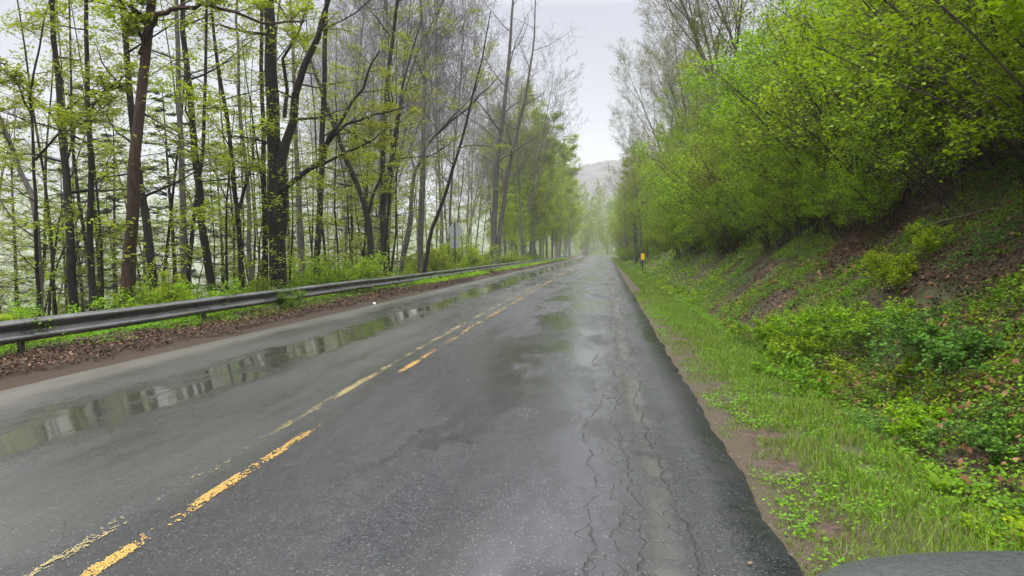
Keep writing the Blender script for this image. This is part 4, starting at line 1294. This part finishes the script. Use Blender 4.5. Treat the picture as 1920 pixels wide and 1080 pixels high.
def litter_pieces(x, y, size, lift=.012, tilt=.45):
    C = np.stack([x, y, ground(x, y) + lift * nr.rand(len(x)) * 3 + .004], 1)
    return leaf_quads_var(C, np.broadcast_to(size, (len(x),)) * np.ones(len(x)), tilt)
parts = []
x, y = scatter(42000, -8.35, -6.6, 4, 40, 1.7)
lo = -6.95 - .45 * (fbm(y * .9, 6.6, 3) - .35)
keep = (x < lo) & (fbm(x * 1.5, y * 1.2, 3) + .3 * np.exp(-((x + 7.3) / .5) ** 2) > .48)
v, q = litter_pieces(x[keep], y[keep], .038 + .0007 * y[keep], .03)
parts.append((v, q, 0, False))
x, y = scatter(7000, -8.2, -6.9, 38, 120, 1.3)
keep = fbm(x * 1.5, y * .3, 3) > .5
v, q = litter_pieces(x[keep], y[keep], .10, .03)
parts.append((v, q, 0, False))
x, y = scatter(46000, 2.4, 8.5, 2.4, 28, 1.3)
keep = fbm(x * .8 + 51, y * .8, 3) > .28
v, q = litter_pieces(x[keep], y[keep], .048, .025, .6)
parts.append((v, q, 0, False))
x, y = scatter(16000, 2.6, 7.5, 2.4, 20, 1.3)
g_ = np.exp(-((x - 3.9) / .30) ** 2 - ((y - 9.0) / .8) ** 2) + .7 * np.exp(-((x - 2.95) / .35) ** 2 - ((y - 4.9) / .7) ** 2) + .6 * np.exp(-((x - 4.6) / .4) ** 2 - ((y - 8.2) / .9) ** 2) + .6 * np.exp(-((x - 2.75) / .22) ** 2 - ((y - 9.4) / .9) ** 2)
g_ = g_ + .55 * np.exp(-((x - 4.0) / .9) ** 2 - ((y - 5.9) / 1.9) ** 2)
keep = nr.rand(len(x)) < .06 + g_ + .5 * (fbm(x * 1.1 + 70, y * 1.1, 3) > .60)
v, q = litter_pieces(x[keep], y[keep], .072, .06, .8)
parts.append((v, q, 1, False))
x, y = scatter(15000, 4.4, 8.2, 6.5, 18, 1.1)
v, q = litter_pieces(x, y, .062, .03, .6)
sel = nr.rand(len(x)) < .22
parts.append((v, q[~sel], 0, False))
parts.append((v, q[sel], 1, False))
x, y = scatter(700, -6.6, 1.3, 2.5, 30, 1.3)
keep = ((x < -5.7) | (x > .95)) | (nr.rand(len(x)) < .06)
v, q = litter_pieces(x[keep], y[keep], .03, .0, .2)
v[:, 2] += .045
parts.append((v, q, 0, False))
o = stuff('fallen_leaves', parts, [DRY, DRY_RUST], 'damp brown fallen leaves lying along the road edge and bank')
o['category'] = 'leaf litter'

def sticks(x, y, L, wd):
    n = len(x)
    a = nr.rand(n) * 6.283
    L = L * nr.uniform(.4, 1.4, n)
    d = np.stack([np.cos(a), np.sin(a)], 1) * L[:, None] * .5
    e0 = np.stack([x - d[:, 0], y - d[:, 1]], 1); e1 = np.stack([x + d[:, 0], y + d[:, 1]], 1)
    z0 = ground(e0[:, 0], e0[:, 1]) + nr.uniform(.01, .09, n); z1 = ground(e1[:, 0], e1[:, 1]) + nr.uniform(.01, .16, n)
    A = np.column_stack([e0, z0]); B = np.column_stack([e1, z1])
    T = (B - A) / np.linalg.norm(B - A, axis=1, keepdims=True)
    U = np.cross(T, [0, 0, 1.]); U /= np.linalg.norm(U, axis=1, keepdims=True)
    W = np.cross(T, U)
    w_ = (wd * nr.uniform(.5, 1.5, n))[:, None]
    k3 = [U, -.5 * U + .87 * W, -.5 * U - .87 * W]
    v = np.stack([A + w_ * k for k in k3] + [B + w_ * .5 * k for k in k3], 1).reshape(-1, 3)
    i = np.arange(n)[:, None] * 6
    return v, np.concatenate([i + np.array([[j, (j + 1) % 3, 3 + (j + 1) % 3, 3 + j]]) for j in range(3)], 0)
x, y = scatter(5200, 2.7, 8.5, 2.6, 24, 1.3)
x2, y2 = scatter(2200, 4.6, 7.6, 6.5, 17, 1.0)
v, q = sticks(np.concatenate([x, x2]), np.concatenate([y, y2]), np.concatenate([np.full(len(x), .28), np.full(len(x2), .75)]), .0035)
o = obj('twigs', mk_mesh('twigs', v, q, BARK_DEAD))
tag(o, 'dead twigs and dry stalks strewn over the bank', 'twigs', None, 'stuff')
def pebbles(x, y, size):
    n = len(x)
    C = np.stack([x, y, ground(x, y) + size * .15], 1)
    oc = np.array([[1, 0, 0], [0, 1, 0], [-1, 0, 0], [0, -1, 0], [0, 0, .7], [0, 0, -.7]])
    v = C[:, None, :] + oc[None] * (size * nr.uniform(.6, 1.3, (n, 6, 1)).T.T.reshape(n, 6, 1) * np.ones((n, 6, 1)))[:, :, :] if np.isscalar(size) else C[:, None, :] + oc[None] * size[:, None, None] * nr.uniform(.6, 1.3, (n, 6, 1))
    i = np.arange(n)[:, None] * 6
    q = np.concatenate([i + np.array([[0, 1, 4, 4]])[:, [0, 1, 2, 2]], i + np.array([[1, 2, 4, 4]]), i + np.array([[2, 3, 4, 4]]), i + np.array([[3, 0, 4, 4]])], 0)
    return v.reshape(-1, 3), q[:, :3]
x, y = scatter(4500, .95, 1.5, 2.3, 22, 1.6)
v, q = pebbles(x, y, nr.gamma(1.6, .0026, len(x)) + .0015)
o = obj('gravel', mk_mesh('gravel', v, q, mat_flat('verge_gravel', (.075, .062, .048), .7, 0, .4, .5, 30)))
tag(o, 'small gravel scattered along the dirt edge of the road', 'gravel', None, 'stuff')

# ------------------------------------------------------------------ haze
hb = MB().box((0, 720, 85), (1400, 1640, 230))
t = NT('haze')
pv = t.n('ShaderNodeVolumePrincipled', {'Color': (.93, .945, .97), 'Density': HAZE, 'Anisotropy': .0})
t.t.links.new(pv.outputs[0], t.out.inputs['Volume'])
o = hb.build('haze', t.m)
tag(o, None, None, None, 'stuff')
